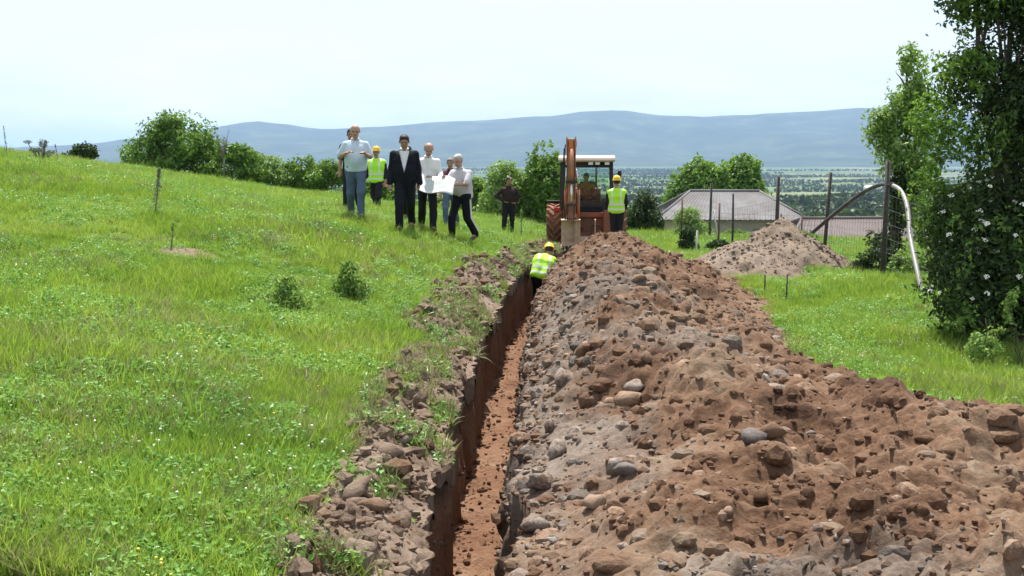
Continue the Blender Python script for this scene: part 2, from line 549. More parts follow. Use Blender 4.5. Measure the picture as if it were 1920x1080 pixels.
def mat_forest():
    m, N, L, P = new_mat('forested_hills')
    g = N.new('ShaderNodeNewGeometry')
    n = pos_noise(N, L, 0.0045, 8, 0.62, vec=g.outputs['Position'])
    r = ramp(N, [(0.35, (0.018, 0.032, 0.016)), (0.55, (0.035, 0.055, 0.022)), (0.68, (0.075, 0.10, 0.04))])
    L.new(n.outputs['Fac'], r.inputs['Fac']); L.new(r.outputs['Color'], P.inputs['Base Color'])
    P.inputs['Roughness'].default_value = 0.95; P.inputs['Specular IOR Level'].default_value = 0.05
    return m
M['forest'] = mat_forest()
tag(obj('mountains', hills_mesh('mountains', 6200, 12500, 9500, -14000, 14000, 61, 0, M['forest'])), kind='structure')

# ------------------------------------------------------------------ haze over the valley
def haze():
    m = bpy.data.materials.new('haze_air'); m.use_nodes = True
    N, L = m.node_tree.nodes, m.node_tree.links
    N.clear()
    out = N.new('ShaderNodeOutputMaterial'); v = N.new('ShaderNodeVolumePrincipled')
    v.inputs['Color'].default_value = (0.45, 0.66, 1.0, 1)
    v.inputs['Density'].default_value = HAZE_DENSITY
    v.inputs['Anisotropy'].default_value = 0.25
    L.new(v.outputs['Volume'], out.inputs['Volume'])
    b = MB(); b.box((0, 5500, 155), (52000, 44000, 530))
    o = b.build('haze', m)
    o.visible_shadow = True
    return tag(o, kind='stuff')
HAZE_DENSITY = 0.75e-4
haze()

def hemi(d, r): return np.sqrt(np.clip(1 - (d / r) ** 2, 0, 1))
# ================================================================== spoil heap beside the trench
HEAP_H = [(1, .55), (6, .60), (9, .62), (12, .68), (16, .74), (20, .66), (24, .56), (28, .40), (31, .40), (32.5, .28), (33.6, .05), (34.2, -.1)]
HEAP_W = [(1, 5.5), (8, 7.0), (9.4, 5.9), (10.3, 4.5), (11.2, 3.85), (12, 3.55), (14, 3.5), (18, 3.65), (21, 3.9), (25, 3.3), (29, 2.9), (31.5, 2.5), (33, 1.9), (34.2, 1.0)]
def heap_top(oo, Y, fine=True):
    """height of the heap above z=0 at offset oo from the right edge of the trench"""
    w = ipl(Y, HEAP_W) * (1 + 0.05 * vnoise(Y * 0.8, 0, 0, 71)) ; h = ipl(Y, HEAP_H)
    c = 0.34 + 0.06 * vnoise(Y * 0.35, 2.2, 0, 72)
    t = np.clip(oo / w, 0, 1)
    prof = np.where(t < c, np.sin(np.clip(t / c, 0, 1) * math.pi / 2) ** 0.85, np.cos(np.clip((t - c) / (1 - c), 0, 1) * math.pi / 2) ** 1.6)
    x = xc(Y) + RW - .02 + oo
    mound = 0.20 * fbm(x * 0.75, Y * 0.55, 0, 73, 3)
    z = prof * (h + mound)
    if fine:
        d1, i1 = worley(x * 3.2 + 0.3 * vnoise(x * 4, Y * 4, 0, 3), Y * 3.2, 75)
        d2, i2 = worley(x * 8.5, Y * 8.5, 76)
        d3, i3 = worley(x * 19, Y * 19, 77)
        q = np.sqrt(np.clip(prof, 0, 1))
        z = z + q * (0.07 * hemi(d1, .42) * np.clip(i1 * 2 - .9, 0, 1) + 0.022 * hemi(d2, .42) * i2 + 0.006 * hemi(d3, .45) - .02 + 0.11 * fbm(x * 2.0, Y * 2.0, 0, 78, 5, .58) + 0.022 * fbm(x * 9, Y * 9, 0, 79, 4, .62))
    edge = -0.05 * (1 - np.clip((1 - t) / 0.03, 0, 1)) + 0.02 * (1 - np.clip(t / .03, 0, 1))
    return H(x, Y) + z + edge
hy = [1.0]
while hy[-1] < 34.2: hy.append(hy[-1] + max(0.016, hy[-1] * 0.0026))
hy = np.array(hy)
ND = 12
tv = np.concatenate([np.zeros(ND), np.linspace(0, 1, 190) ** 0.95])
HY, TV = np.meshgrid(hy, tv, indexing='ij')
HO = TV * ipl(HY, HEAP_W) * 1.06 - 0.005
HX = xc(HY) + RW - .02 + HO + 0.02 * fbm(HY * 6, HO * 6, 0, 81, 3)
slow = 0.05 * fbm(HY * 1.3, 0, 5.0, 25, 2)
HX = HX + (slow - 0.02) * np.exp(-TV / 0.02)
HZ = heap_top(HO, HY)
# loose soil slumps from the heap down the right wall to the trench floor
zf = ipl(hy, G_PTS) * 0.35 - depth(hy) - .04
for k in range(ND):
    q = 1 - k / ND                                  # 1 at the floor, 0 at the lip
    lump = fbm(hy * 3.1, q * 2.5, 0, 86, 4, .6)
    HX[:, k] = HX[:, ND] - (.11 * q ** .8 + .075 * lump * np.sin(q * 3.0)) - .004
    HZ[:, k] = HZ[:, ND] + (zf - HZ[:, ND]) * q + .03 * lump * (q < .95)
idx = np.arange(HY.size).reshape(HY.shape)
F = np.stack([idx[:-1, :-1], idx[:-1, 1:], idx[1:, 1:], idx[1:, :-1]], -1).reshape(-1, 4)
heap = thing('spoil_heap', 'long reddish brown heap of dug soil and stones along the right of the trench', 'soil heap', (xc(14.) + 2, 14, 0))
hl = np.array(heap.location)
me = mesh_np('soil_body', np.stack([HX, HY, HZ], -1).reshape(-1, 3) - hl, F, [M['soil']], True)
gr = .8 * np.clip(1.1 * np.exp(-(HO / 0.85) ** 2) * (1 - sstep(13, 22, HY)) + 0.95 * fbm(HX * 0.7, HY * 0.55, 0, 83, 4, .6) + .08 - .45 * sstep(14, 22, HY), 0, 1)
at = me.attributes.new('grey', 'FLOAT', 'POINT'); at.data.foreach_set('value', gr.ravel().astype(np.float32))
obj('soil_body', me, heap)

# stones -------------------------------------------------------------
def rock_mesh(name, seed, sub=3, rough=0.22, flat=0.7, cut=9):
    bm = bmesh.new()
    bmesh.ops.create_icosphere(bm, subdivisions=sub, radius=1)
    P = np.array([v.co[:] for v in bm.verts])
    r = 1 + rough * fbm(P[:, 0] * 1.1 + seed, P[:, 1] * 1.1, P[:, 2] * 1.1, seed, 3)
    P = P * r[:, None]
    g = np.random.default_rng(seed)
    for _ in range(cut):
        n = g.normal(size=3); n /= np.linalg.norm(n); d = g.uniform(0.45, 0.8)
        s = P @ n
        P = P - np.outer(np.maximum(s - d, 0) * 0.85, n)
    P *= np.array([1.0, g.uniform(.65, .95), flat * g.uniform(.8, 1.1)])
    for v, p in zip(bm.verts, P): v.co = p
    me = bpy.data.meshes.new(name)
    bm.to_mesh(me); bm.free()
    me.polygons.foreach_set('use_smooth', np.full(len(me.polygons), True))
    me.materials.append(None)
    return me
M['stone_grey'] = mat_soil('stone_grey', [(0.34, (0.10, 0.06, 0.04)), (0.5, (0.20, 0.16, 0.13)), (0.7, (0.30, 0.26, 0.225))], 5.0, 40, 0.4)
M['stone_tan'] = mat_soil('stone_tan', [(0.34, (0.11, 0.06, 0.036)), (0.5, (0.21, 0.14, 0.095)), (0.7, (0.29, 0.21, 0.15))], 5.0, 40, 0.25)
M['stone_dark'] = mat_soil('stone_dark', [(0.3, (0.05, 0.042, 0.04)), (0.5, (0.10, 0.085, 0.078)), (0.7, (0.17, 0.145, 0.13))], 3.0, 40, 0.3)
M['clod_red'] = mat_soil('clod_red', RED, 0.9, 26, 0.8)
ROCKS = [rock_mesh('stone_%d' % i, 300 + i * 7, 2, 0.34, 0.75) for i in range(7)]
def put_rock(parent, origin, p, size, mat, i=None, name='stone', rot=None):
    o = bpy.data.objects.new(name, ROCKS[random.randrange(len(ROCKS)) if i is None else i])
    link(o, parent)
    o.material_slots[0].link = 'OBJECT'
    o.material_slots[0].material = mat
    o.location = Vector(p) - Vector(origin)
    o.rotation_euler = rot or (random.uniform(-.5, .5), random.uniform(-.5, .5), random.uniform(0, 6.28))
    o.scale = size if hasattr(size, '__len__') else (size, size, size)
    return o
def heap_pt(x, Y, fine=True):
    if fine:                                        # on the mesh itself
        i = int(np.clip(np.searchsorted(hy, Y), 1, len(hy) - 2)); k = int(np.clip(np.searchsorted(HX[i], x), 1, HX.shape[1] - 2))
        return float(HZ[i - 1:i + 2, k - 1:k + 2].mean())
    return float(heap_top(np.array([x - xc(Y) - RW + .02]), np.array([float(Y)]), fine)[0])
# the boulders one notices
BIG = [(0.63, 11.7, .13, 'stone_dark', 0), (0.70, 11.6, .07, 'stone_grey', 3), (0.92, 9.75, .13, 'stone_tan', 1), (0.98, 9.9, .11, 'stone_grey', 2), (0.80, 9.8, .085, 'stone_tan', 4),
       (0.72, 7.9, .13, 'stone_grey', 5), (0.72, 7.75, .10, 'stone_dark', 6), (1.12, 10.2, .09, 'stone_tan', 0), (0.45, 10.6, .11, 'stone_grey', 1), (0.20, 8.2, .12, 'stone_grey', 2),
       (0.15, 7.4, .11, 'stone_grey', 3), (0.33, 8.9, .10, 'stone_grey', 4), (2.6, 16.5, .15, 'stone_grey', 5), (2.35, 15.9, .12, 'stone_grey', 6), (3.9, 12.2, .17, 'topsoil', 0),
       (1.55, 7.8, .11, 'stone_dark', 2), (1.7, 8.1, .09, 'topsoil', 3), (1.1, 7.2, .10, 'stone_tan', 4), (2.05, 9.6, .10, 'stone_grey', 1), (2.4, 11.0, .09, 'stone_tan', 2), (0.5, 7.3, .12, 'stone_tan', 5),
       (1.0, 13.6, .10, 'stone_dark', 2), (1.5, 14.5, .11, 'stone_tan', 3), (1.9, 17.6, .10, 'stone_dark', 5), (1.1, 12.4, .09, 'stone_tan', 6), (3.3, 20.5, .15, 'topsoil', 6), (0.32, 9.5, .09, 'stone_grey', 0)]
for x, Y, s, m, i in BIG:
    put_rock(heap, hl, (x, Y, heap_pt(x, Y) + s * 0.18), (s * 1.15, s, s * .9), M[m], i)
n = 0
while n < 240:
    Y = 5.2 + 27 * random.random() ** 2.1
    w = float(ipl(Y, HEAP_W))
    oo = w * random.random() ** 1.25
    x = float(xc(Y)) + RW - .02 + oo
    if abs(x) > 0.43 * Y + .3: continue
    s = random.choice([.025, .03, .03, .035, .04, .045, .05, .065]) * (1 + 0.012 * Y)
    stony = math.exp(-oo / 1.2)
    m = random.choices(['stone_grey', 'stone_tan', 'stone_dark', 'clod_red', 'topsoil'], [1.6 * stony + .25, .9, .3, 1.5 - stony, .35])[0]
    put_rock(heap, hl, (x, Y, heap_pt(x, Y) - s * 0.05), (s * random.uniform(.9, 1.4), s, s * random.uniform(.7, 1)), M[m])
    n += 1

for _ in range(32):
    Y = 6.0 + 20 * random.random() ** 1.6; oo = float(ipl(Y, HEAP_W)) * random.uniform(.12, .85); x = float(xc(Y)) + RW + oo
    s = random.uniform(.07, .13)
    put_rock(heap, hl, (x, Y, heap_pt(x, Y) + s * .08), (s * 1.25, s, s * .8), M[random.choice(['clod_red', 'clod_red', 'topsoil', 'soil'])], name='clod')
def clod_mesh(name, pts, sizes, mats, midx, seed=0, sub=1, jit=.38):
    """thousands of crumbs in one mesh"""
    g = np.random.default_rng(seed)
    bm = bmesh.new(); bmesh.ops.create_icosphere(bm, subdivisions=sub, radius=1)
    bm.verts.index_update()
    base = np.array([v.co[:] for v in bm.verts]); bf = np.array([[v.index for v in f.verts] for f in bm.faces]); bm.free()
    n = len(pts)
    a = g.uniform(0, 2 * np.pi, n); ca, sa = np.cos(a), np.sin(a)
    sc3 = sizes[:, None] * g.uniform(0.6, 1.35, (n, 3)) * np.array([1, 1, .78])
    V = base[None] * (1 + g.uniform(-jit, jit, (n, len(base), 1))) * sc3[:, None, :]
    X = V[..., 0] * ca[:, None] - V[..., 1] * sa[:, None]; Y = V[..., 0] * sa[:, None] + V[..., 1] * ca[:, None]
    V = np.stack([X, Y, V[..., 2]], -1) + pts[:, None, :]
    F = (bf[None] + (np.arange(n) * len(base))[:, None, None]).reshape(-1, 3)
    return mesh_np(name, V.reshape(-1, 3), F, mats, False, np.repeat(midx, len(bf)))
N_ = 17500
cy = 4.5 + 29 * rng.random(N_) ** 1.9
cw = ipl(cy, HEAP_W)
cox = cw * np.clip(rng.random(N_) ** 1.1 * 1.02, 0, 1.03)
cs = np.minimum(0.0135 * (1 - rng.random(N_)) ** -.47, .075) * (1 + 0.022 * cy)
ri = np.clip(np.searchsorted(hy, cy), 0, len(hy) - 1)
rk = ND + np.clip((((cox / cw) / 1.06) ** (1 / .95) * 189).astype(int), 0, 188)
pts = np.stack([HX[ri, rk], hy[ri], HZ[ri, rk] - cs * .28], -1) - hl
stony = np.exp(-cox / 1.1); u = rng.random(N_); gl = gr[ri, rk]
cm = np.where(rng.random(N_) < gl * .75, 4, 0)
cm = np.where(u < 0.14 * stony + .015, 1, np.where(u < 0.24 * stony + .05, 2, np.where(u > 0.90, 3, cm)))
M['clod_grey'] = mat_soil('clod_grey', GREY, 0.9, 26, 0.8)
big = cs > .042
cs = np.where(big, np.minimum(cs, .085), cs)
o = obj('soil_lumps', clod_mesh('soil_lumps', pts[big], cs[big], [M['clod_red'], M['stone_grey'], M['stone_tan'], M['topsoil'], M['clod_grey']], cm[big], 9, 2, .13), heap)
tag(o, kind='stuff')
pts, cs, cm = pts[~big], cs[~big], cm[~big]
o = obj('soil_crumbs', clod_mesh('soil_crumbs', pts, cs, [M['clod_red'], M['stone_grey'], M['stone_tan'], M['topsoil'], M['clod_grey']], cm, 5), heap)
tag(o, kind='stuff')
N_ = 3200                                            # crumbs on the slump inside the trench
ry = (5 + 26 * rng.random(N_) ** 1.7); ri = np.clip(np.searchsorted(hy, ry), 0, len(hy) - 1); rk = rng.integers(1, ND + 6, N_)
cs = np.minimum(0.009 * (1 - rng.random(N_)) ** -.5, .05) * (1 + .03 * ry)
pts = np.stack([HX[ri, rk], hy[ri], HZ[ri, rk]], -1) - hl
tag(obj('slump_crumbs', clod_mesh('slump_crumbs', pts, cs, [M['clod_red'], M['stone_grey'], M['topsoil']], rng.choice(3, N_, p=[.5, .2, .3]), 15), heap), kind='stuff')

# ------------------------------------------------------------------ thrown-up turf bank on the left lip
BANK_W = [(3, .7), (8, .72), (11, .85), (12.5, .62), (14, .7), (15, .95), (17, .85), (19, .7), (21, .8), (23, .5), (26, .3), (31, .42), (34, .35), (35.5, .2)]
def bank_w(Y): return np.maximum(0.16, ipl(Y, BANK_W) + 0.16 * vnoise(Y * 1.5, 4, 0, 91))
def bank_top(oo, Y):
    """oo: distance to the left of the trench's left edge"""
    w = bank_w(Y); t = np.clip(oo / w, 0, 1)
    prof = np.sin(np.clip(t, 0, 1) * math.pi) ** 0.6
    x = xc(Y) - 0.25 - oo
    d1, i1 = worley(x * 4.2, Y * 4.2, 92); d2, i2 = worley(x * 10, Y * 10, 93)
    z = prof * (0.13 + 0.08 * fbm(x * 1.3, Y * 1.3, 0, 94, 3) + 0.09 * hemi(d1, .42) * np.clip(i1 * 1.8 - .6, 0, 1) + 0.025 * hemi(d2, .42) * i2 - .03 + .04 * fbm(x * 5, Y * 5, 0, 95, 3))
    return H(x, Y) + z - 0.04 * (1 - np.clip((1 - t) / 0.08, 0, 1)) + .02 * (1 - np.clip(t / .08, 0, 1))
by = [1.0]
while by[-1] < 35.4: by.append(by[-1] + max(0.018, by[-1] * 0.003))
by = np.array(by); bt = np.concatenate([[-.12, -.07], np.linspace(-.02, 1, 44)])
BY, BT = np.meshgrid(by, bt, indexing='ij')
BO = BT * bank_w(BY) - 0.02
BX = xc(BY) - 0.25 - np.where(BT < 0, -.005, BO) + (wobble(BY, 0.0, -1.0) + 0.012) * np.exp(-np.maximum(BT, 0) / 0.1) + np.where(BT < .06, .028 * fbm(BY * 9, BT * 14, 0, 98, 3), 0)
BZ = bank_top(np.maximum(BO, 0), BY) + np.where(BT < -.1, -.17, np.where(BT < -.05, -.05, 0)) * (1 + .9 * fbm(BY * 5, BT * 9, 0, 97, 3))
idx = np.arange(BY.size).reshape(BY.shape)
F = np.stack([idx[:-1, :-1], idx[1:, :-1], idx[1:, 1:], idx[:-1, 1:]], -1).reshape(-1, 4)
bank = thing('soil_bank', 'low grey-brown bank of turf clods along the left lip of the trench', 'soil bank', (xc(14.) - .7, 14, 0))
bl = np.array(bank.location)
obj('soil_body', mesh_np('bank_body', np.stack([BX, BY, BZ], -1).reshape(-1, 3) - bl, F, [M['topsoil']], False), bank)
def bank_pt(x, Y): return float(bank_top(np.array([xc(Y) - .25 - x]), np.array([float(Y)]))[0])
for _ in range(115):
    Y = 6 + 27 * random.random() ** 1.8
    oo = float(bank_w(np.array([Y]))[0]) * random.uniform(.08, 1.0)
    x = float(xc(Y)) - .25 - oo
    s = random.choice([.035, .05, .06, .08, .10]) * (1 + .008 * Y)
    put_rock(bank, bl, (x, Y, bank_pt(x, Y) + s * .2), (s * 1.2, s, s * .75), M[random.choices(['topsoil', 'clod_red', 'stone_grey'], [3, 1, .5])[0]], name='clod')
N_ = 4200
cy = 5 + 30 * rng.random(N_) ** 1.8
cox = bank_w(cy) * rng.random(N_) * 1.15
cs = np.minimum(0.009 * (1 - rng.random(N_)) ** -.5, .06) * (1 + 0.03 * cy)
pts = np.stack([xc(cy) - .25 - cox, cy, bank_top(cox, cy) + cs * .3], -1) - bl
tag(obj('soil_crumbs', clod_mesh('bank_crumbs', pts, cs, [M['topsoil'], M['clod_red']], (rng.random(N_) < .25).astype(int), 6), bank), kind='stuff')
# loose crumbs fallen on the trench floor
N_ = 1500
cy = 8 + 26 * rng.random(N_) ** 1.6
off = rng.uniform(-1, 1, N_); off = .045 + np.sign(off) * .28 * np.abs(off) ** .6
cs = (0.006 + 0.02 * rng.random(N_) ** 3) * (1 + .03 * cy)
fz = ipl(cy, G_PTS) * 0.35 - depth(cy) + 0.05 * fbm(off * 4, cy * 2.6, 0, 31, 4) + 0.03 * vnoise(cy * 1.4, 0, 0, 44)
tag(obj('trench_rubble', clod_mesh('trench_rubble', np.stack([xc(cy) + off, cy, fz + cs * .4], -1), cs, [M['trench']], np.zeros(N_, int), 8)), 'loose crumbs of soil fallen on the trench floor', 'rubble', kind='stuff')

# ------------------------------------------------------------------ pale sand pile by the fence
def pile_top(x, Y, fine=True):
    e = np.sqrt(((x - 6.05) / 1.75) ** 2 + ((Y - 28.0) / 2.3) ** 2)
    e2 = np.sqrt(((x - 4.75) / 1.45) ** 2 + ((Y - 25.6) / 2.3) ** 2)
    z = np.maximum(1.18 * np.clip(1 - e, -.1, 1) ** 1, 0.78 * np.clip(1 - e2, -.2, 1))
    z = 0.5 * (z + np.maximum(z - .05, z * .9)) 
    ok = np.clip(z / .1, 0, 1)
    z = z + ok * (.11 * fbm(x * .9, Y * .9, 0, 101, 3) + (0.06 * fbm(x * 3.5, Y * 3.5, 0, 102, 5, .6) if fine else 0))
    return H(x, Y) + np.where(z > 0, z, z * .6) - 0.01
px_, py_ = np.meshgrid(np.linspace(3.2, 8.0, 130), np.linspace(22.8, 30.6, 160), indexing='ij')
pz_ = pile_top(px_, py_)
idx = np.arange(px_.size).reshape(px_.shape)
F = np.stack([idx[:-1, :-1], idx[1:, :-1], idx[1:, 1:], idx[:-1, 1:]], -1).reshape(-1, 4)
keep = (pz_ - H(px_, py_))[:-1, :-1].ravel() > -0.06
pile = thing('sand_pile', 'pale tan pile of sand and gravel in front of the fence', 'sand pile', (6.05, 28, Hs(6.05, 28)))
pl_ = np.array(pile.location)
obj('sand_body', mesh_np('sand_body', np.stack([px_, py_, pz_], -1).reshape(-1, 3) - pl_, F[keep], [M['sand']]), pile)
for _ in range(80):
    x, Y = random.uniform(4.2, 7.3), random.uniform(25, 28.5)
    z = float(pile_top(np.array([x]), np.array([Y]))[0])
    if z - Hs(x, Y) < .12: continue
    s = random.uniform(.025, .08)
    put_rock(pile, pl_, (x, Y, z + s * .2), (s * 1.2, s, s * .8), M[random.choice(['sand', 'stone_tan', 'topsoil'])], name='clod')

N_ = 2600
sx_ = rng.uniform(3.6, 7.8, N_); sy_ = rng.uniform(23.2, 29.5, N_)
sz_ = pile_top(sx_, sy_); ok = sz_ - H(sx_, sy_) > .05
sx_, sy_, sz_ = sx_[ok], sy_[ok], sz_[ok]
cs = np.minimum(0.012 * (1 - rng.random(len(sx_))) ** -.5, .05)
tag(obj('sand_crumbs', clod_mesh('sand_crumbs', np.stack([sx_, sy_, sz_], -1) - pl_, cs, [M['sand']], np.zeros(len(sx_), int), 12), pile), kind='stuff')
# worn bare patch on the slope
ba, bb = np.meshgrid(np.linspace(0, 1, 12), np.linspace(0, 2 * math.pi, 40), indexing='ij')
br = ba * (1 + .25 * fbm(np.cos(bb) * 2, np.sin(bb) * 2, 0, 17, 3))
bx, by_ = -4.35 + .42 * br * np.cos(bb), 16.55 + .36 * br * np.sin(bb)
bz = H(bx, by_) + .03 * (1 - ba) + .012 + .02 * fbm(bx * 9, by_ * 9, 0, 18, 3) * (1 - ba) - .03 * (ba > .95)
idx = np.arange(ba.size).reshape(ba.shape)
F = np.stack([idx[:-1, :-1], idx[1:, :-1], idx[1:, 1:], idx[:-1, 1:]], -1).reshape(-1, 4)
tag(obj('bare_ground', mesh_np('bare_ground', np.stack([bx, by_, bz], -1).reshape(-1, 3), F, [M['topsoil']])), kind='structure')

# stones showing in the cut face of the left wall
for _ in range(34):
    Y = 8.5 + 16 * random.random() ** 1.3; q = random.uniform(.15, .95)
    x = float(xc(Y)) - .262 + .03 * q + float(wobble(np.array([Y]), np.array([q]), -1.0)[0])
    s = random.uniform(.02, .05)
    put_rock(bank, bl, (x, Y, Hs(x, Y) * (1 - q) - .95 * q), (s * .7, s * 1.1, s), M[random.choice(['stone_tan', 'stone_dark', 'clod_red', 'clod_red'])])
# ================================================================== plants
M['leaf_bush'] = mat_leaf('leaf_bush', [(0.067, 0.139, 0.026), (0.125, 0.238, 0.041), (0.226, 0.348, 0.067)])
M['leaf_pale'] = mat_leaf('leaf_pale', [(0.113, 0.203, 0.049), (0.192, 0.316, 0.072), (0.316, 0.427, 0.125)])
M['leaf_dark'] = mat_leaf('leaf_dark', [(0.019, 0.041, 0.012), (0.035, 0.070, 0.019), (0.074, 0.121, 0.032)], 0.25)
M['leaf_grey'] = mat_leaf('leaf_grey', [(0.101, 0.127, 0.075), (0.169, 0.203, 0.127), (0.270, 0.304, 0.203)], 0.2)
M['leaf_dry'] = mat_leaf('leaf_dry', [(0.13, 0.11, 0.085), (0.20, 0.17, 0.13), (0.25, 0.225, 0.18)], 0.15)
M['bark'] = mat_plain('bark', (0.085, 0.065, 0.05), 0.9, 0, .35, 14, .8)
M['bark_grey'] = mat_plain('bark_grey', (0.17, 0.15, 0.135), 0.9, 0, .3, 12, .6)
M['petal'] = mat_plain('petal', (0.80, 0.80, 0.72), 0.6, 0, .06, 30)

def leaves_mesh(name, P, Nn, size, mat, seed, aspect=0.55, fold=0.25):
    """one bent four-cornered leaf at each point of P, facing Nn"""
    g = np.random.default_rng(seed)
    n = len(P)
    size = np.broadcast_to(size, (n,)) * g.uniform(.65, 1.3, n)
    Nn = Nn / (np.linalg.norm(Nn, axis=1, keepdims=True) + 1e-9)
    t = g.normal(size=(n, 3)); t -= Nn * (t * Nn).sum(1, keepdims=True); t /= np.linalg.norm(t, axis=1, keepdims=True) + 1e-9
    b = np.cross(Nn, t)
    s = size[:, None]
    V = np.stack([P - t * s * .5, P + b * s * aspect * .5 + Nn * s * fold * .4, P + t * s * .55 - Nn * s * fold * .3, P - b * s * aspect * .5 + Nn * s * fold * .4], 1)
    i = np.arange(n) * 4
    F = np.stack([np.stack([i, i + 1, i + 2], -1), np.stack([i, i + 2, i + 3], -1)], 1).reshape(-1, 3)
    me = mesh_np(name, V.reshape(-1, 3), F, [mat], False)
    at = me.attributes.new('tint', 'FLOAT', 'FACE')
    at.data.foreach_set('value', np.repeat(g.random(n), 2).astype(np.float32))
    return me
def crown_points(lobes, n, seed, gap=0.0, gapf=1.6, shell=.5, rag=.25, clump=0):
    g = np.random.default_rng(seed)
    c = np.array([l[0] for l in lobes], float); r = np.array([l[1] for l in lobes], float)
    w = (r[:, 0] * r[:, 1] * r[:, 2]) ** (2 / 3); w /= w.sum()
    k = g.choice(len(lobes), n * 2, p=w)
    d = g.normal(size=(n * 2, 3)); d /= np.linalg.norm(d, axis=1, keepdims=True)
    lump = 1 + rag * fbm(d[:, 0] * 2.3 + k * 3.1, d[:, 1] * 2.3, d[:, 2] * 2.3, seed, 3)
    rad = (shell + (1 - shell) * g.random(n * 2) ** .6) * lump
    P = c[k] + d * rad[:, None] * r[k]
    f = fbm(P[:, 0] * gapf, P[:, 1] * gapf, P[:, 2] * gapf, seed + 3, 3)
    keep = f > gap - .75
    if gap: keep = f > gap
    P, d = P[keep][:n], d[keep][:n]
    nn = d + g.normal(size=d.shape) * .75 + np.array([0, 0, .35])
    return P, nn
def stems(lobes, base, seed, r0, n=None, mat=None, spread=.15, taper=.3):
    g = random.Random(seed)
    b = MB()
    for k, (c, r) in enumerate(lobes[:n] if n else lobes):
        p0 = Vector(base) + Vector((g.uniform(-spread, spread), g.uniform(-spread, spread), -.08))
        p1 = Vector(c) + Vector((0, 0, r[2] * .35))
        pts = []
        for i in range(6):
            t = i / 5
            q = p0.lerp(p1, t)
            q.x += g.uniform(-.06, .06) * min(1, t * 4) * (p1 - p0).length * .5
            q.y += g.uniform(-.06, .06) * min(1, t * 4) * (p1 - p0).length * .5
            pts.append(q)
        b.tube(pts, [r0 * (1 - (1 - taper) * i / 5) for i in range(6)], 6)
        for j in range(3):
            a = pts[2 + j]
            e = Vector(c) + Vector((g.uniform(-1, 1) * r[0], g.uniform(-1, 1) * r[1], g.uniform(-.2, 1) * r[2])) * .8
            b.tube([a, a.lerp(e, .5) + Vector((0, 0, .05 * r[2])), e], [r0 * .4, r0 * .28, r0 * .12], 5)
    return b
def shrub(name, label, cat, loc, lobes, n, leaf, mat, seed, group=None, gap=-0.35, gapf=1.4, r0=.035, bark='bark', shell=.45, rag=.3, aspect=.55, partname='crown'):
    t = thing(name, label, cat, loc, 0, group)
    P, nn = crown_points(lobes, n, seed, gap, gapf, shell, rag)
    obj(partname, leaves_mesh(partname, P, nn, leaf, M[mat], seed, aspect), t)
    stems(lobes, (0, 0, 0), seed, r0).build('trunk', M[bark], t)
    return t
def lobes_for(w, d, h, n, seed, low=.35, lr=(.34, .5), flat=1.0):
    """n overlapping lobes filling a box of width w, depth d, height h standing on the ground"""
    g = random.Random(seed)
    out = []
    for i in range(n):
        rx = w * g.uniform(*lr) * .62; ry = d * g.uniform(*lr) * .62; rz = h * g.uniform(*lr) * .7 * flat
        x = g.uniform(-.5, .5) * (w - 1.5 * rx); y = g.uniform(-.5, .5) * (d - 1.5 * ry)
        zt = h * (1 - .55 * (abs(x) / (w * .5)) ** 2)
        z = g.uniform(low * h * .6, max(low * h * .7, zt - rz))
        out.append(((x, y, z), (rx, ry, rz)))
    out.append(((0, 0, h - h * .3), (w * .26, d * .26, h * .3)))
    return out
def gz(x, Y): return (x, Y, Hs(x, Y))

# ---- bushes along the top of the left slope
shrub('round_bush', 'large round bright green bush on the ridge, the tallest there', 'bush', (-13.3, 48.5, Hs(-13.3, 48.5) - .22),
      [((-1.0, 0, .95), (.95, .9, 1.0)), ((.35, .1, 1.55), (1.35, 1.0, 1.15)), ((1.25, .2, .95), (.85, .8, 1.0)), ((-.2, -.4, .8), (1.2, .8, .8)), ((.0, 0, 2.0), (.7, .7, .55))], 11000, .15, 'leaf_bush', 401, gap=-.6)
for i, (x, Y, w, h, mat, lab) in enumerate([
        (-18.2, 53, 2.0, 1.15, 'leaf_dark', 'small dark bush left of the large round bush'),
        (-16.9, 55, 2.2, .95, 'leaf_bush', 'low hedge bush just left of the large round bush'),
        (-10.9, 48, 2.8, 1.6, 'leaf_bush', 'bush at the right foot of the large round bush'),
        (-9.6, 48.5, 2.6, 1.3, 'leaf_pale', 'pale bush in the ridge hedge beneath the bare twigs'),
        (-8.3, 48.5, 2.6, 1.5, 'leaf_bush', 'full green bush in the middle of the ridge hedge'),
        (-7.1, 48, 1.9, 1.35, 'leaf_bush', 'bush at the right end of the ridge hedge, left of the people'),
        (-5.5, 51, 2.8, 1.0, 'leaf_bush', 'low bush behind the man in the pale blue shirt'),
        (-3.2, 53, 2.6, .75, 'leaf_pale', 'low bush partly hidden behind the man in the suit')]):
    shrub('hedge_bush', lab, 'bush', gz(x, Y), lobes_for(w, 1.6, h, 5, 410 + i), 4200, .14, mat, 420 + i, 'bushes along the ridge', gap=-.6)
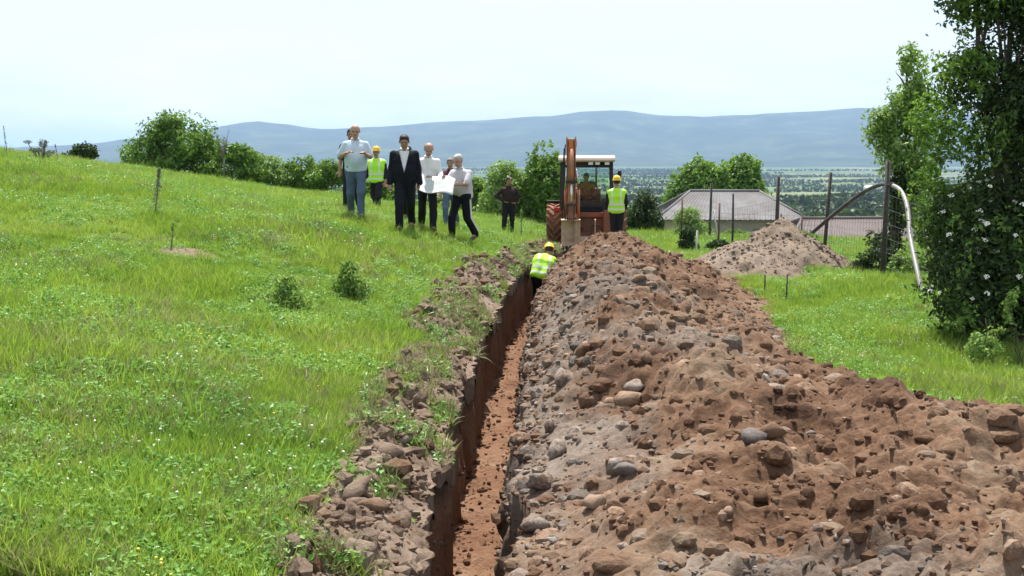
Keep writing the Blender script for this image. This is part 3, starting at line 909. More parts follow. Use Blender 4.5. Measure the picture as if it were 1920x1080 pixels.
# ---- trees behind the digger
shrub('tall_shrub', 'tall dull green shrub behind the left of the digger', 'bush', gz(1.25, 47.0), lobes_for(2.6, 2.2, 3.2, 9, 431, .3), 10000, .15, 'leaf_bush', 431, gap=-.5)
shrub('bright_shrub', 'lighter green leafy shrub behind the man in dark clothes', 'bush', gz(-.35, 47.5), lobes_for(2.5, 2.0, 2.35, 7, 432, .2), 7500, .15, 'leaf_pale', 432, gap=-.5)
shrub('low_shrub', 'low green shrub right of the man in the grey shirt', 'bush', gz(-1.5, 49.5), lobes_for(1.7, 1.5, 1.55, 5, 433, .2), 4200, .14, 'leaf_bush', 433, gap=-.5)
shrub('round_shrub', 'dark round flowering shrub just right of the digger', 'bush', gz(5.0, 46.5), lobes_for(1.75, 1.6, 1.65, 7, 434, .15), 7500, .12, 'leaf_dark', 434, gap=-.6)
# ---- by the fence
for i, (x, Y, w, h, mat, lab) in enumerate([
        (6.4, 44.5, 1.8, 1.15, 'leaf_pale', 'loose pale green weeds in front of the grey hipped roof'),
        (5.05, 35.6, .8, .75, 'leaf_dark', 'small dark bush behind the short white stake'),
        (6.1, 36.4, .8, .45, 'leaf_dark', 'low dark plant left of the sand pile'),
        (8.6, 39, 2.0, .8, 'leaf_bush', 'low green bush behind the sand pile'),
        (7.75, 26.0, 1.3, .95, 'leaf_dark', 'dark bush at the right edge of the sand pile'),
        (8.55, 25.2, 1.5, 1.15, 'leaf_pale', 'pale green bush under the ivy covered tree'),
        (8.0, 20.6, 1.2, 1.2, 'leaf_pale', 'pale bush around the lower end of the bent pipe'),
        (8.3, 22.5, 1.5, 1.9, 'leaf_pale', 'tall loose pale bush behind the pipe, left of the dark tree')]):
    shrub('fence_bush', lab, 'bush', gz(x, Y), lobes_for(w, w * .8, h, 5, 440 + i, .15), 3600, .085, mat, 440 + i, 'bushes along the fence', gap=-.5, r0=.02)
# ---- ivy covered tree
t = thing('ivy_tree', 'slender tree with ivy covered trunk beside the bent pipe', 'tree', gz(8.5, 27.6))
tr = MB(); tr.tube([(0, 0, -.1), (.03, 0, .7), (.12, 0, 1.5), (.28, .05, 2.4), (.3, .1, 3.4), (.22, .1, 4.6)], [.12, .11, .095, .075, .05, .02], 8)
for k in range(14):
    z0 = 1.7 + k * .2; a = k * 2.4
    q = .45 if z0 > 3.4 else .8
    tr.tube([(.2, 0, z0), (.2 + .4 * q * math.cos(a), .4 * q * math.sin(a), z0 + .2), (.2 + .75 * q * math.cos(a), .75 * q * math.sin(a), z0 + .32)], [.025, .015, .006], 5)
tr.build('trunk', M['bark'], t)
P, nn = crown_points([((.03, 0, .5), (.2, .2, .55)), ((.12, 0, 1.3), (.23, .22, .6)), ((.22, 0, 1.9), (.34, .3, .5))], 3600, 451, -.8)
obj('ivy', leaves_mesh('ivy', P, nn, .075, M['leaf_dark'], 451, .8), t)
P, nn = crown_points([((.45, -.1, 1.5), (.45, .4, .5)), ((.75, -.1, .9), (.55, .4, .6)), ((.0, 0, 2.7), (.5, .5, .6)), ((-.1, 0, 3.3), (.42, .4, .5)), ((.45, 0, 3.0), (.5, .5, .75)), ((.2, 0, 3.9), (.42, .4, .6)), ((.6, .1, 3.9), (.35, .4, .5)), ((.35, 0, 4.5), (.3, .3, .45)), ((.5, 0, 2.2), (.45, .4, .5)), ((.25, 0, 4.75), (.28, .3, .4)), ((-.35, 0, 3.2), (.4, .4, .5))], 12000, 452, -.45, 2.4, .0)
obj('crown', leaves_mesh('crown', P, nn, .095, M['leaf_pale'], 452, .55), t)
# ---- large dark tree on the right
t = thing('elder_tree', 'large dark leafy tree with white flower heads at the right edge', 'tree', gz(6.6, 16.6))
L1 = [((-.35, .2, 3.5), (.6, .6, .6)), ((.15, .1, 4.9), (.9, .7, .8)), ((-.35, .2, 4.6), (.55, .5, .5)), ((.0, 0, 1.1), (1.0, 1.0, 1.0)), ((.75, .1, 1.2), (1.2, 1.1, 1.2)), ((-.3, -.1, .75), (.75, .8, .75)), ((-.3, .3, 1.6), (.65, .7, .7)), ((.5, .2, 2.2), (1.05, 1.0, .9)), ((1.0, .3, 3.1), (1.15, 1.0, 1.0)), ((.35, .1, 3.3), (.7, .7, .7)), ((1.0, .2, 4.2), (1.0, .9, .9)), ((.35, .1, 4.5), (.45, .5, .55)), ((1.5, .4, 5.0), (1.0, .9, .9))]
P, nn = crown_points(L1 + [((1.3, .2, 2.0), (1.0, .9, 1.0)), ((.9, 0, 3.7), (.9, .8, .8)), ((.8, 0, 4.4), (1.0, .8, .9)), ((1.4, -.2, 4.2), (.9, .8, 1.1)), ((1.5, 0, 3.2), (.9, .8, .9)), ((.3, -.2, 2.9), (.7, .6, .7)), ((.9, -.4, 4.6), (.9, .5, .9)), ((.9, -.4, 3.4), (.9, .5, .8)), ((1.5, -.4, 4.8), (.8, .5, 1.0))], 74000, 461, -.8, 1.7, .4, .35)
obj('crown', leaves_mesh('crown', P, nn, .085, M['leaf_dark'], 461, .5), t)
P, nn = crown_points([((-.45, -.2, 2.9), (.6, .5, .5)), ((-.6, -.1, 3.8), (.6, .5, .6)), ((-.5, 0, 4.7), (.6, .5, .5)), ((.2, 0, 4.9), (.6, .5, .5)), ((.7, -.2, 4.4), (.8, .5, .8)), ((-.1, 0, 2.7), (.45, .4, .4))], 5200, 462, .02, 2.2, .1, .5)
obj('crown', leaves_mesh('crown', P, nn, .085, M['leaf_bush'], 462, .5), t)
P, nn = crown_points([((-.3, -.6, 1.25), (.65, .45, .6)), ((.35, -.9, 1.1), (.9, .35, .75)), ((-.45, -.5, .5), (.5, .5, .5)), ((.7, -.8, 1.75), (.7, .4, .4)), ((-.75, .2, 2.3), (.5, .4, .5)), ((-.85, .3, 3.0), (.45, .4, .5)), ((-.6, .2, 1.7), (.5, .4, .5))], 6500, 463, -.1, 2.2, .3, .4)
obj('crown', leaves_mesh('crown', P, nn, .08, M['leaf_bush'], 463, .5), t)
stems(L1, (.4, .1, 0), 46, .075, spread=.3).build('trunk', M['bark'], t)
g = random.Random(5)
fm = []
for k in range(3):
    b = MB(); gg = random.Random(k)
    for j in range(16):
        a, r = gg.uniform(0, 6.28), .05 * math.sqrt(gg.random())
        b.box((r * math.cos(a), r * math.sin(a), .012 - r * .25 + gg.uniform(-.004, .004)), (.02, .02, .008), Matrix.Rotation(gg.uniform(0, 3), 3, 'Z') @ Matrix.Rotation(gg.uniform(-.5, .5), 3, 'X'))
    fm.append(b.mesh('flower_head', M['petal']))
fl = [(1715, 30 + 0, 0)]
cnt = 0
for k in range(400):
    if cnt >= 75: break
    c, r = L1[g.choice([3, 4, 5, 6, 4, 3])]
    d = Vector((g.gauss(0, 1), -abs(g.gauss(0, 1)) - .2, g.gauss(0, .8))).normalized()
    p = Vector((c[0] + d.x * r[0] * 1.12, c[1] + d.y * r[1] * 1.15, c[2] + d.z * r[2]))
    if p.z < .45: continue
    o = bpy.data.objects.new('flower_head', fm[cnt % 3]); link(o, t)
    o.location = p; s = g.uniform(.45, .8); o.scale = (s, s, s)
    o.rotation_euler = (Vector((d.x * .6, d.y * .9, .7))).to_track_quat('Z', 'Y').to_euler()
    cnt += 1
# a dead branch leaning out at its foot, and a leafy sapling
shrub('leafy_sapling', 'upright pale sapling in the grass before the large dark tree', 'plant', gz(5.45, 14.2), [((0, 0, .28), (.16, .16, .24)), ((.05, 0, .55), (.12, .12, .2)), ((.2, .1, .35), (.14, .12, .2))], 800, .055, 'leaf_pale', 471, gap=-.5, r0=.008, aspect=.5)
shrub('thin_sapling', 'taller thin sapling at the right edge below the flowers', 'plant', gz(6.0, 14.6), [((0, 0, .35), (.16, .16, .3)), ((-.05, 0, .75), (.1, .1, .25)), ((.22, .1, .4), (.14, .12, .25))], 900, .055, 'leaf_pale', 472, gap=-.5, r0=.008, aspect=.5)
# ---- weeds standing in the grass
WD = [(-2.55, 14.0, .55, .46, 'bushy grey-green weed in the grass, nearest the camera'), (-2.05, 15.7, .50, .48, 'bushy grey-green weed in the grass, right of its twin')]
for i, (x, Y, w, h, lab) in enumerate(WD):
    shrub('bushy_weed', lab, 'weed', gz(x, Y), [((0, 0, h * .45), (w * .4, w * .4, h * .45)), ((w * .2, 0, h * .3), (w * .35, w * .3, h * .3)), ((-w * .2, .05, h * .35), (w * .35, w * .3, h * .35)), ((-.02, 0, h * .8), (w * .22, w * .2, h * .22))], 1000, .075, 'leaf_pale', 480 + i, 'bushy weeds on the slope', gap=-.5, r0=.008, aspect=.35)
def stalk_weed(name, label, loc, h, seed, n=260, lean=(.05, 0), mat='leaf_grey', w=.05, cat='weed', group=None):
    t = thing(name, label, cat, loc, 0, group)
    b = MB(); top = Vector((lean[0], lean[1], h))
    b.tube([(0, 0, -.05), top * .5 + Vector((.01, 0, 0)), top], [.012, .009, .004], 5)
    g = np.random.default_rng(seed)
    k = g.random(n)
    P = np.outer(k, np.array(top)) + g.normal(size=(n, 3)) * w * (1.1 - k)[:, None] * np.array([1, 1, .3])
    nn = g.normal(size=(n, 3)) + np.array([0, 0, .6])
    b.build('stem', M['bark_grey'], t)
    obj('leaves', leaves_mesh('leaves', P, nn, .05, M[mat], seed, .3), t)
    return t
stalk_weed('tall_stalk', 'tall dry grey-green stalk standing in the grass on the left slope', gz(-5.55, 19.2), .72, 491, 320, (.10, .0))
stalk_weed('dark_stalk', 'thin dark bent stalk by the bare patch on the slope', gz(-4.6, 16.6), .36, 492, 30, (.05, 0), 'leaf_bush', .02)
stalk_weed('pale_stake', 'tall bare grey stalk on the ridge at the left edge', gz(-14.2, 35), 1.08, 493, 120, (-.08, 0), 'leaf_dry', .03)
stalk_weed('slim_stake', 'slim dry stalk on the ridge right of the withered shrub', gz(-12.75, 35), .75, 494, 80, (-.1, 0), 'leaf_dry', .03)
stalk_weed('green_stalk', 'pointed green plant in the grass right of the man in dark clothes', gz(.25, 35.0), .85, 495, 300, (.02, 0), 'leaf_pale', .06)
stalk_weed('nettle_stalk', 'low leafy stalk in the grass at the feet of the man in dark clothes', gz(-.1, 34.6), .5, 496, 220, (.0, 0), 'leaf_bush', .07)
# withered shrub on the ridge
t = thing('withered_shrub', 'grey withered shrub on the ridge at the left', 'shrub', gz(-13.35, 35.2))
b = MB(); g = random.Random(9)
LB = []
for k in range(10):
    a = g.uniform(0, 6.28); hh = g.uniform(.35, .78); rr = g.uniform(.12, .42) * (1 if k % 3 else 1.2)
    e = Vector((rr * math.cos(a), rr * .7 * math.sin(a), hh)); b.tube([(0, 0, -.05), e * .5 + Vector((0, 0, .08)), e], [.03, .018, .008], 5); LB.append(((e.x, e.y, e.z), (.14, .1, .05)))
b.tube([(.05, 0, -.05), (.1, 0, .45), (.14, 0, .78)], [.06, .045, .02], 6)
b.build('trunk', M['bark_grey'], t)
P, nn = crown_points(LB + [((.1, 0, .7), (.14, .14, .12)), ((.1, 0, .2), (.16, .16, .25))], 1700, 497, -.8)
obj('crown', leaves_mesh('crown', P, nn, .06, M['leaf_grey'], 497, .35), t)
# bare twigs sticking out of the hedge
t = thing('bare_sapling', 'bare leafless twigs rising from the ridge hedge', 'sapling', gz(-10.9, 47.0))
b = MB(); g = random.Random(3)
b.tube([(0, 0, -.05), (0, 0, .9)], [.03, .025], 6)
for k in range(9):
    a = g.uniform(-.5, .5); L_ = g.uniform(.7, 1.25)
    e = Vector((math.sin(a) * L_, g.uniform(-.3, .3), .8 + math.cos(a) * L_)); mid = Vector((math.sin(a) * L_ * .35, 0, .8 + L_ * .5))
    b.tube([(0, 0, .8), mid, e], [.018, .012, .004], 5)
    for j in range(3):
        q = mid.lerp(e, g.uniform(.1, .8)); b.tube([q, q + Vector((g.uniform(-.2, .2), g.uniform(-.1, .1), g.uniform(.1, .3)))], [.007, .003], 4)
b.build('twigs', M['bark_grey'], t)
# dry grass tuft on the heap
shrub('uprooted_tuft', 'uprooted tuft of grass lying on the middle of the spoil heap', 'grass tuft', (1.95, 18.6, heap_pt(1.95, 18.6, False) - .02), [((0, 0, .08), (.22, .18, .12)), ((.1, .05, .1), (.15, .12, .12))], 500, .085, 'leaf_grey', 498, gap=-.6, r0=.008, aspect=.15)

# ================================================================== grass
def mat_grass(name, cols, trans=.4):
    m, N, L, P = new_mat(name)
    oi = N.new('ShaderNodeObjectInfo')
    g = N.new('ShaderNodeNewGeometry')
    n = pos_noise(N, L, .55, 4, .6, vec=g.outputs['Position'])
    a = N.new('ShaderNodeMath'); a.operation = 'MULTIPLY_ADD'; a.inputs[1].default_value = .45
    sc_ = N.new('ShaderNodeMath'); sc_.operation = 'MULTIPLY_ADD'; sc_.inputs[1].default_value = 1.5; sc_.inputs[2].default_value = -.47
    L.new(n.outputs['Fac'], sc_.inputs[0]); L.new(oi.outputs['Random'], a.inputs[0]); L.new(sc_.outputs[0], a.inputs[2])
    k = len(cols)
    r = ramp(N, [(i / (k - 1), c) for i, c in enumerate(cols)])
    L.new(a.outputs[0], r.inputs['Fac']); L.new(r.outputs['Color'], P.inputs['Base Color'])
    P.inputs['Roughness'].default_value = .45; P.inputs['Specular IOR Level'].default_value = .3
    tr = N.new('ShaderNodeBsdfTranslucent')
    hs = N.new('ShaderNodeHueSaturation'); hs.inputs['Value'].default_value = 1.2; hs.inputs['Hue'].default_value = .495
    L.new(r.outputs['Color'], hs.inputs['Color']); L.new(hs.outputs['Color'], tr.inputs['Color'])
    mx = N.new('ShaderNodeMixShader'); mx.inputs['Fac'].default_value = trans
    L.new(P.outputs['BSDF'], mx.inputs[1]); L.new(tr.outputs['BSDF'], mx.inputs[2]); L.new(mx.outputs['Shader'], N['Material Output'].inputs['Surface'])
    return m
M['grass'] = mat_grass('grass_blades', [(0.100, 0.200, 0.020), (0.178, 0.297, 0.032), (0.250, 0.360, 0.048), (0.33, 0.41, 0.08)], .45)
M['grass_dry'] = mat_grass('grass_dry', [(0.10, 0.14, 0.045), (0.172, 0.187, 0.071), (0.259, 0.259, 0.115), (0.316, 0.316, 0.159)], .3)
M['clover'] = mat_grass('broad_leaves', [(0.099, 0.229, 0.043), (0.162, 0.326, 0.065), (0.239, 0.392, 0.087)], .3)
def tuft(name, seed, n, h, spread, width, mat, lean=.5):
    g = np.random.default_rng(seed)
    V, F = [], []
    for k in range(n):
        a = g.uniform(0, 6.28); r = spread * math.sqrt(g.random()); x, y = r * math.cos(a), r * math.sin(a)
        hh = h * g.uniform(.5, 1.15); w = width * g.uniform(.7, 1.3)
        b = a + g.normal() * .8; l = lean * hh * g.uniform(.2, 1.2); dx, dy = math.cos(b) * l, math.sin(b) * l
        c = g.uniform(0, 3.14); wx, wy = math.cos(c) * w / 2, math.sin(c) * w / 2
        i = len(V)
        V += [(x - wx, y - wy, -.02), (x + wx, y + wy, -.02), (x + dx * .35 - wx * .8, y + dy * .35 - wy * .8, hh * .55), (x + dx * .35 + wx * .8, y + dy * .35 + wy * .8, hh * .55), (x + dx, y + dy, hh)]
        F += [(i, i + 1, i + 3), (i, i + 3, i + 2), (i + 2, i + 3, i + 4)]
    return mesh_np(name, np.array(V), np.array(F), [mat], False)
def rosette(name, seed, n, r, mat, h=.05):
    g = np.random.default_rng(seed)
    P = np.stack([g.normal(0, r * .5, n), g.normal(0, r * .5, n), g.uniform(.01, h, n)], -1)
    nn = g.normal(size=(n, 3)) * .45 + np.array([0, 0, 1])
    return leaves_mesh(name, P, nn, .045, mat, seed, .7)
def flower_dots(name, seed, n, r, mat, h=.12):
    g = np.random.default_rng(seed); b = MB()
    for k in range(n):
        x, y, z = g.normal(0, r), g.normal(0, r), h * g.uniform(.6, 1.2)
        b.lathe([(.003, z - .006), (.011, z), (.006, z + .008)], 6, c=(x, y, 0))
        b.tube([(x, y, 0), (x, y, z)], .0015, 3, False)
    return b.mesh(name, mat)
M['yellow'] = mat_plain('yellow_petal', (0.75, 0.60, 0.06), .6, 0, .1, 30)
SRC = bpy.data.collections.new('grass_tufts')
for i, me in enumerate([tuft('tuft_a', 1, 22, .15, .075, .008, M['grass']), tuft('tuft_b', 2, 20, .20, .075, .008, M['grass'], .7), tuft('tuft_c', 3, 24, .11, .085, .008, M['grass'], .9), tuft('tuft_d', 4, 14, .27, .055, .007, M['grass'], .55),
                        tuft('tuft_e', 5, 12, .20, .06, .006, M['grass_dry'], .7), rosette('tuft_f', 6, 30, .11, M['clover'], .09), rosette('tuft_g', 7, 26, .14, M['clover'], .14), flower_dots('tuft_h', 8, 4, .07, M['petal'], .13), flower_dots('tuft_i', 9, 3, .06, M['yellow'], .15),
                        tuft('tuft_j', 10, 26, .16, .11, .012, M['grass_dry'], 1.1)]):
    o = bpy.data.objects.new(me.name, me); SRC.objects.link(o)
def scatter(name, pts, kind_idx, scale, rotz, tilt=.12):
    me = bpy.data.meshes.new(name)
    me.vertices.add(len(pts)); me.vertices.foreach_set('co', np.asarray(pts, np.float32).ravel())
    for nm, arr, ty in (('kind_i', kind_idx, 'INT'), ('size_f', scale, 'FLOAT')):
        at = me.attributes.new(nm, ty, 'POINT'); at.data.foreach_set('value', np.asarray(arr, np.int32 if ty == 'INT' else np.float32))
    at = me.attributes.new('rot_v', 'FLOAT_VECTOR', 'POINT')
    g = np.random.default_rng(3)
    rv = np.stack([g.normal(0, tilt, len(pts)), g.normal(0, tilt, len(pts)), rotz], -1)
    at.data.foreach_set('vector', rv.astype(np.float32).ravel())
    o = obj(name, me)
    ng = bpy.data.node_groups.new(name, 'GeometryNodeTree')
    ng.interface.new_socket('Geometry', in_out='INPUT', socket_type='NodeSocketGeometry')
    ng.interface.new_socket('Geometry', in_out='OUTPUT', socket_type='NodeSocketGeometry')
    N, L = ng.nodes, ng.links
    gi, go = N.new('NodeGroupInput'), N.new('NodeGroupOutput')
    ip = N.new('GeometryNodeInstanceOnPoints'); ci = N.new('GeometryNodeCollectionInfo')
    ci.inputs['Collection'].default_value = SRC; ci.inputs['Separate Children'].default_value = True; ci.inputs['Reset Children'].default_value = True
    def attr(nm, ty):
        a = N.new('GeometryNodeInputNamedAttribute'); a.data_type = ty; a.inputs['Name'].default_value = nm
        return a.outputs['Attribute']
    L.new(gi.outputs[0], ip.inputs['Points']); L.new(ci.outputs[0], ip.inputs['Instance'])
    ip.inputs['Pick Instance'].default_value = True
    L.new(attr('kind_i', 'INT'), ip.inputs['Instance Index']); L.new(attr('rot_v', 'FLOAT_VECTOR'), ip.inputs['Rotation']); L.new(attr('size_f', 'FLOAT'), ip.inputs['Scale'])
    L.new(ip.outputs[0], go.inputs[0])
    md = o.modifiers.new('scatter', 'NODES'); md.node_group = ng
    return o
def field_points(n, y0, y1, power, seed):
    """points on the open ground seen by the camera and a little beyond"""
    g = np.random.default_rng(seed)
    Y = y0 + (y1 - y0) * g.random(n) ** power
    x = g.uniform(-.50, .50, n) * (Y + 2)
    oR = x - xc(Y) - RW + .02; oL = xc(Y) - .25 - x
    inheap = (oR > -.05) & (oR < ipl(Y, HEAP_W) * .92 * (1 + .06 * vnoise(x * 2, Y * 2, 0, 5))) & (Y < 34.2)
    intrench = (oR <= -.04) & (oL < .02) & (Y < 36)
    bw = bank_w(Y)
    inbank = (oL >= .02) & (oL < bw * (.92 + .15 * vnoise(x * 3, Y * 3, 0, 6))) & (Y < 35)
    inpile = (pile_top(x, Y, False) - H(x, Y) > 0.0)
    bare = ((x + 4.35) / .42) ** 2 + ((Y - 16.55) / .36) ** 2 < .45 + .8 * vnoise(x * 6, Y * 6, 0, 7)
    ok = ~(inheap | intrench | inbank | inpile | bare)
    return x[ok], Y[ok], inbank, x, Y
def kinds(x, Y, g):
    p = vnoise(x * .8, Y * .8, 0, 51) + .5 * vnoise(x * 2.6, Y * 2.6, 0, 52)
    u = g.random(len(x))
    k = np.where(u < .38, 0, np.where(u < .60, 1, np.where(u < .82, 2, np.where(u < .86, 3, np.where(u < .89, 4, 2)))))
    k = np.where((p > -.25) & (g.random(len(x)) < .36), np.where(g.random(len(x)) < .5, 5, 6), k)
    q = vnoise(x * .5 + 9, Y * .5, 0, 53)
    k = np.where((q > .05) & (g.random(len(x)) < .018), 7, k)
    k = np.where(g.random(len(x)) < .002, 8, k)
    dry = vnoise(x * .33 + 4, Y * .33, 0, 54) + .6 * vnoise(x * 1.4, Y * 1.4, 0, 56)
    k = np.where((dry > .45) & (g.random(len(x)) < .15), np.where(g.random(len(x)) < .6, 4, 9), k)
    return k
g = np.random.default_rng(77)
x, Y, _, xa, Ya = field_points(150000, 5.5, 47, 1.25, 78)
sz = (.50 + .42 * g.random(len(x))) * (1 + .012 * Y) * (1 + .35 * vnoise(x * .6, Y * .6, 0, 55))
o = scatter('grass', np.stack([x, Y, H(x, Y) - .01], -1), kinds(x, Y, g), sz, g.uniform(0, 6.28, len(x)))
tag(o, 'short bright green meadow grass with clover over the slope', 'grass', kind='stuff')
# grass hanging over the lip of the trench
n = 1900
Y = 6 + 28 * g.random(n) ** 1.3
oo = bank_w(Y) * g.random(n) ** 1.3
clumpy = vnoise(oo * 2.5, Y * 1.4, 0, 57) > .02
Y, oo = Y[clumpy], oo[clumpy]
pt = np.stack([xc(Y) - .25 - oo, Y, bank_top(oo, Y) - .01], -1)
o = scatter('lip_grass', pt, g.choice([9, 9, 5, 6, 0], len(Y)), (.5 + .45 * g.random(len(Y))), g.uniform(0, 6.28, len(Y)), .5)
tag(o, 'dull drooping grass on the turf bank of the trench', 'grass', kind='stuff')
# ================================================================== fence, pipe, houses, valley
M['post_wood'] = mat_plain('post_wood', (0.055, 0.045, 0.04), .85, 0, .35, 10, .6)
M['post_iron'] = mat_plain('post_iron', (0.06, 0.05, 0.045), .7, .3, .3, 10, .3, dirt=(.12, .06, .035), dirt_amt=.4)
M['white_stake'] = mat_plain('white_stake', (0.55, 0.54, 0.50), .7, 0, .12, 9, .3)
M['wire'] = mat_plain('wire', (0.16, 0.15, 0.145), .5, .6, .2, 10)
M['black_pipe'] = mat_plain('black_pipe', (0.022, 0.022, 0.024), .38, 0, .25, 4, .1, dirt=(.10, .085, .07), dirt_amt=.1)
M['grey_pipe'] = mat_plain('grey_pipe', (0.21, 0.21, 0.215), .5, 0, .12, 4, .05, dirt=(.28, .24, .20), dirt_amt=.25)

fence = thing('wire_fence', 'old wire mesh fence on dark leaning posts beyond the sand pile', 'fence', gz(7.4, 30))
fl0 = Vector(fence.location)
FP = [(6.95, 43.5, 2.0, .05, .09), (7.0, 39.2, 1.75, .0, .07), (7.42, 34.8, 2.28, .06, .11), (7.62, 30.2, 2.2, .14, .09), (7.40, 24.6, 2.38, .05, .10), (7.2, 18.0, 1.9, 0, .09)]
tops = []
for x, Y, h, lean, w in FP:
    p = Vector(gz(x, Y))
    b = MB(); q = p - fl0; e = q + Vector((lean, .02, h))
    b.tube([q + Vector((0, 0, -.3)), q.lerp(e, .5) + Vector((.008, 0, 0)), e], [w * .55, w * .5, w * .46], 7)
    b.build('post', M['post_wood'], fence)
    tops.append((q, e))
for x, Y, h in [(5.55, 40.5, 1.45), (6.35, 38.0, 1.45), (8.9, 41, 1.1), (9.6, 41, 1.1), (10.4, 41, 1.15)]:
    p = Vector(gz(x, Y)) - fl0
    b = MB(); b.tube([p + Vector((0, 0, -.3)), p + Vector((.02, 0, h))], .028, 6); b.build('post', M['post_iron'], fence)
for (q0, e0), (q1, e1) in zip(tops[:-1], tops[1:]):
    b = MB()
    for k in range(6):
        t = .12 + k * .12
        a, c = q0.lerp(e0, t), q1.lerp(e1, t)
        b.tube([a, a.lerp(c, .5) - Vector((0, 0, .03)), c], .0035, 4, False)
    nv = int((q1 - q0).length / .25)
    for k in range(1, nv):
        s = k / nv
        lo, hi = q0.lerp(q1, s), e0.lerp(e1, s)
        b.tube([lo.lerp(hi, .12), lo.lerp(hi, .72)], .003, 4, False)
    b.build('wire_mesh', M['wire'], fence)
p0 = Vector(gz(5.3, 41)) - fl0; p1 = Vector(gz(10.6, 41)) - fl0
b = MB()
for k in range(7):
    z = Vector((0, 0, .15 + k * .15)); b.tube([p0 + z, p0.lerp(p1, .5) + z - Vector((0, 0, .02)), p1 + z], .0045, 4, False)
for k in range(30):
    s = k / 29; q = p0.lerp(p1, s); b.tube([q + Vector((0, 0, .1)), q + Vector((0, 0, 1.06))], .004, 4, False)
b.build('wire_mesh', M['wire'], fence)

def stake(name, label, loc, h, r, mat, lean=(0, 0), group=None):
    t = thing(name, label, 'stake', loc, 0, group)
    b = MB(); b.tube([(0, 0, -.2), (lean[0] * .5, lean[1] * .5, h * .5), (lean[0], lean[1], h)], [r, r * .95, r * .9], 7); b.build('shaft', M[mat], t)
    b = MB(); b.lathe([(r * .9, 0), (r * .85, .012), (r * .4, .02)], 7, c=(lean[0], lean[1], h - .002)); b.build('tip', M[mat], t)
    return t
stake('survey_stake', 'short white stake in the grass left of the sand pile', gz(5.1, 34.2), .68, .028, 'white_stake', (.03, 0))
stake('marker_peg', 'thin grey peg in the grass at the heap, left one of two', gz(4.4, 21.4), .30, .014, 'post_iron', (0, 0))
stake('marker_peg', 'thin grey peg in the grass at the heap, right taller one of two', gz(4.6, 20.6), .45, .014, 'post_iron', (.01, 0))
stake('broken_post', 'pale broken branch leaning on the fence before the grey roof', gz(7.05, 42.0), 1.1, .03, 'white_stake', (-.22, 0))

# bent pipe hooked over the fence post
def arc(pts, n):
    """smooth curve through the points"""
    out = []
    P = [Vector(p) for p in pts]
    P = [P[0] * 2 - P[1]] + P + [P[-1] * 2 - P[-2]]
    for i in range(1, len(P) - 2):
        for k in range(n):
            t = k / n
            a, b, c, d = P[i - 1], P[i], P[i + 1], P[i + 2]
            out.append(.5 * ((2 * b) + (c - a) * t + (2 * a - 5 * b + 4 * c - d) * t * t + (3 * b - a - 3 * c + d) * t ** 3))
    out.append(P[-2])
    return out
pipe = thing('bent_pipe', 'long bent pipe arching over the fence post from the sand pile', 'pipe', gz(7.4, 24.7))
pp = Vector(pipe.location)
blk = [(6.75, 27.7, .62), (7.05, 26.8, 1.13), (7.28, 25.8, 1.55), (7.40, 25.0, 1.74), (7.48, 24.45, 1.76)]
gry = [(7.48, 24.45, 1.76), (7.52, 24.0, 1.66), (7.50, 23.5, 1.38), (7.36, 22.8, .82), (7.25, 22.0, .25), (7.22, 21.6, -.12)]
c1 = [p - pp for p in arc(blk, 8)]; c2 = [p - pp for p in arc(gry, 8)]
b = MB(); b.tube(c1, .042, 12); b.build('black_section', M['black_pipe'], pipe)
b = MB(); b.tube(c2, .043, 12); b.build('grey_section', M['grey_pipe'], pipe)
d = (c1[-1] - c1[-3]).normalized(); b = MB(); b.tube([c1[-1] - d * .09, c1[-1] + d * .09], .052, 12); b.build('coupling', M['black_pipe'], pipe)

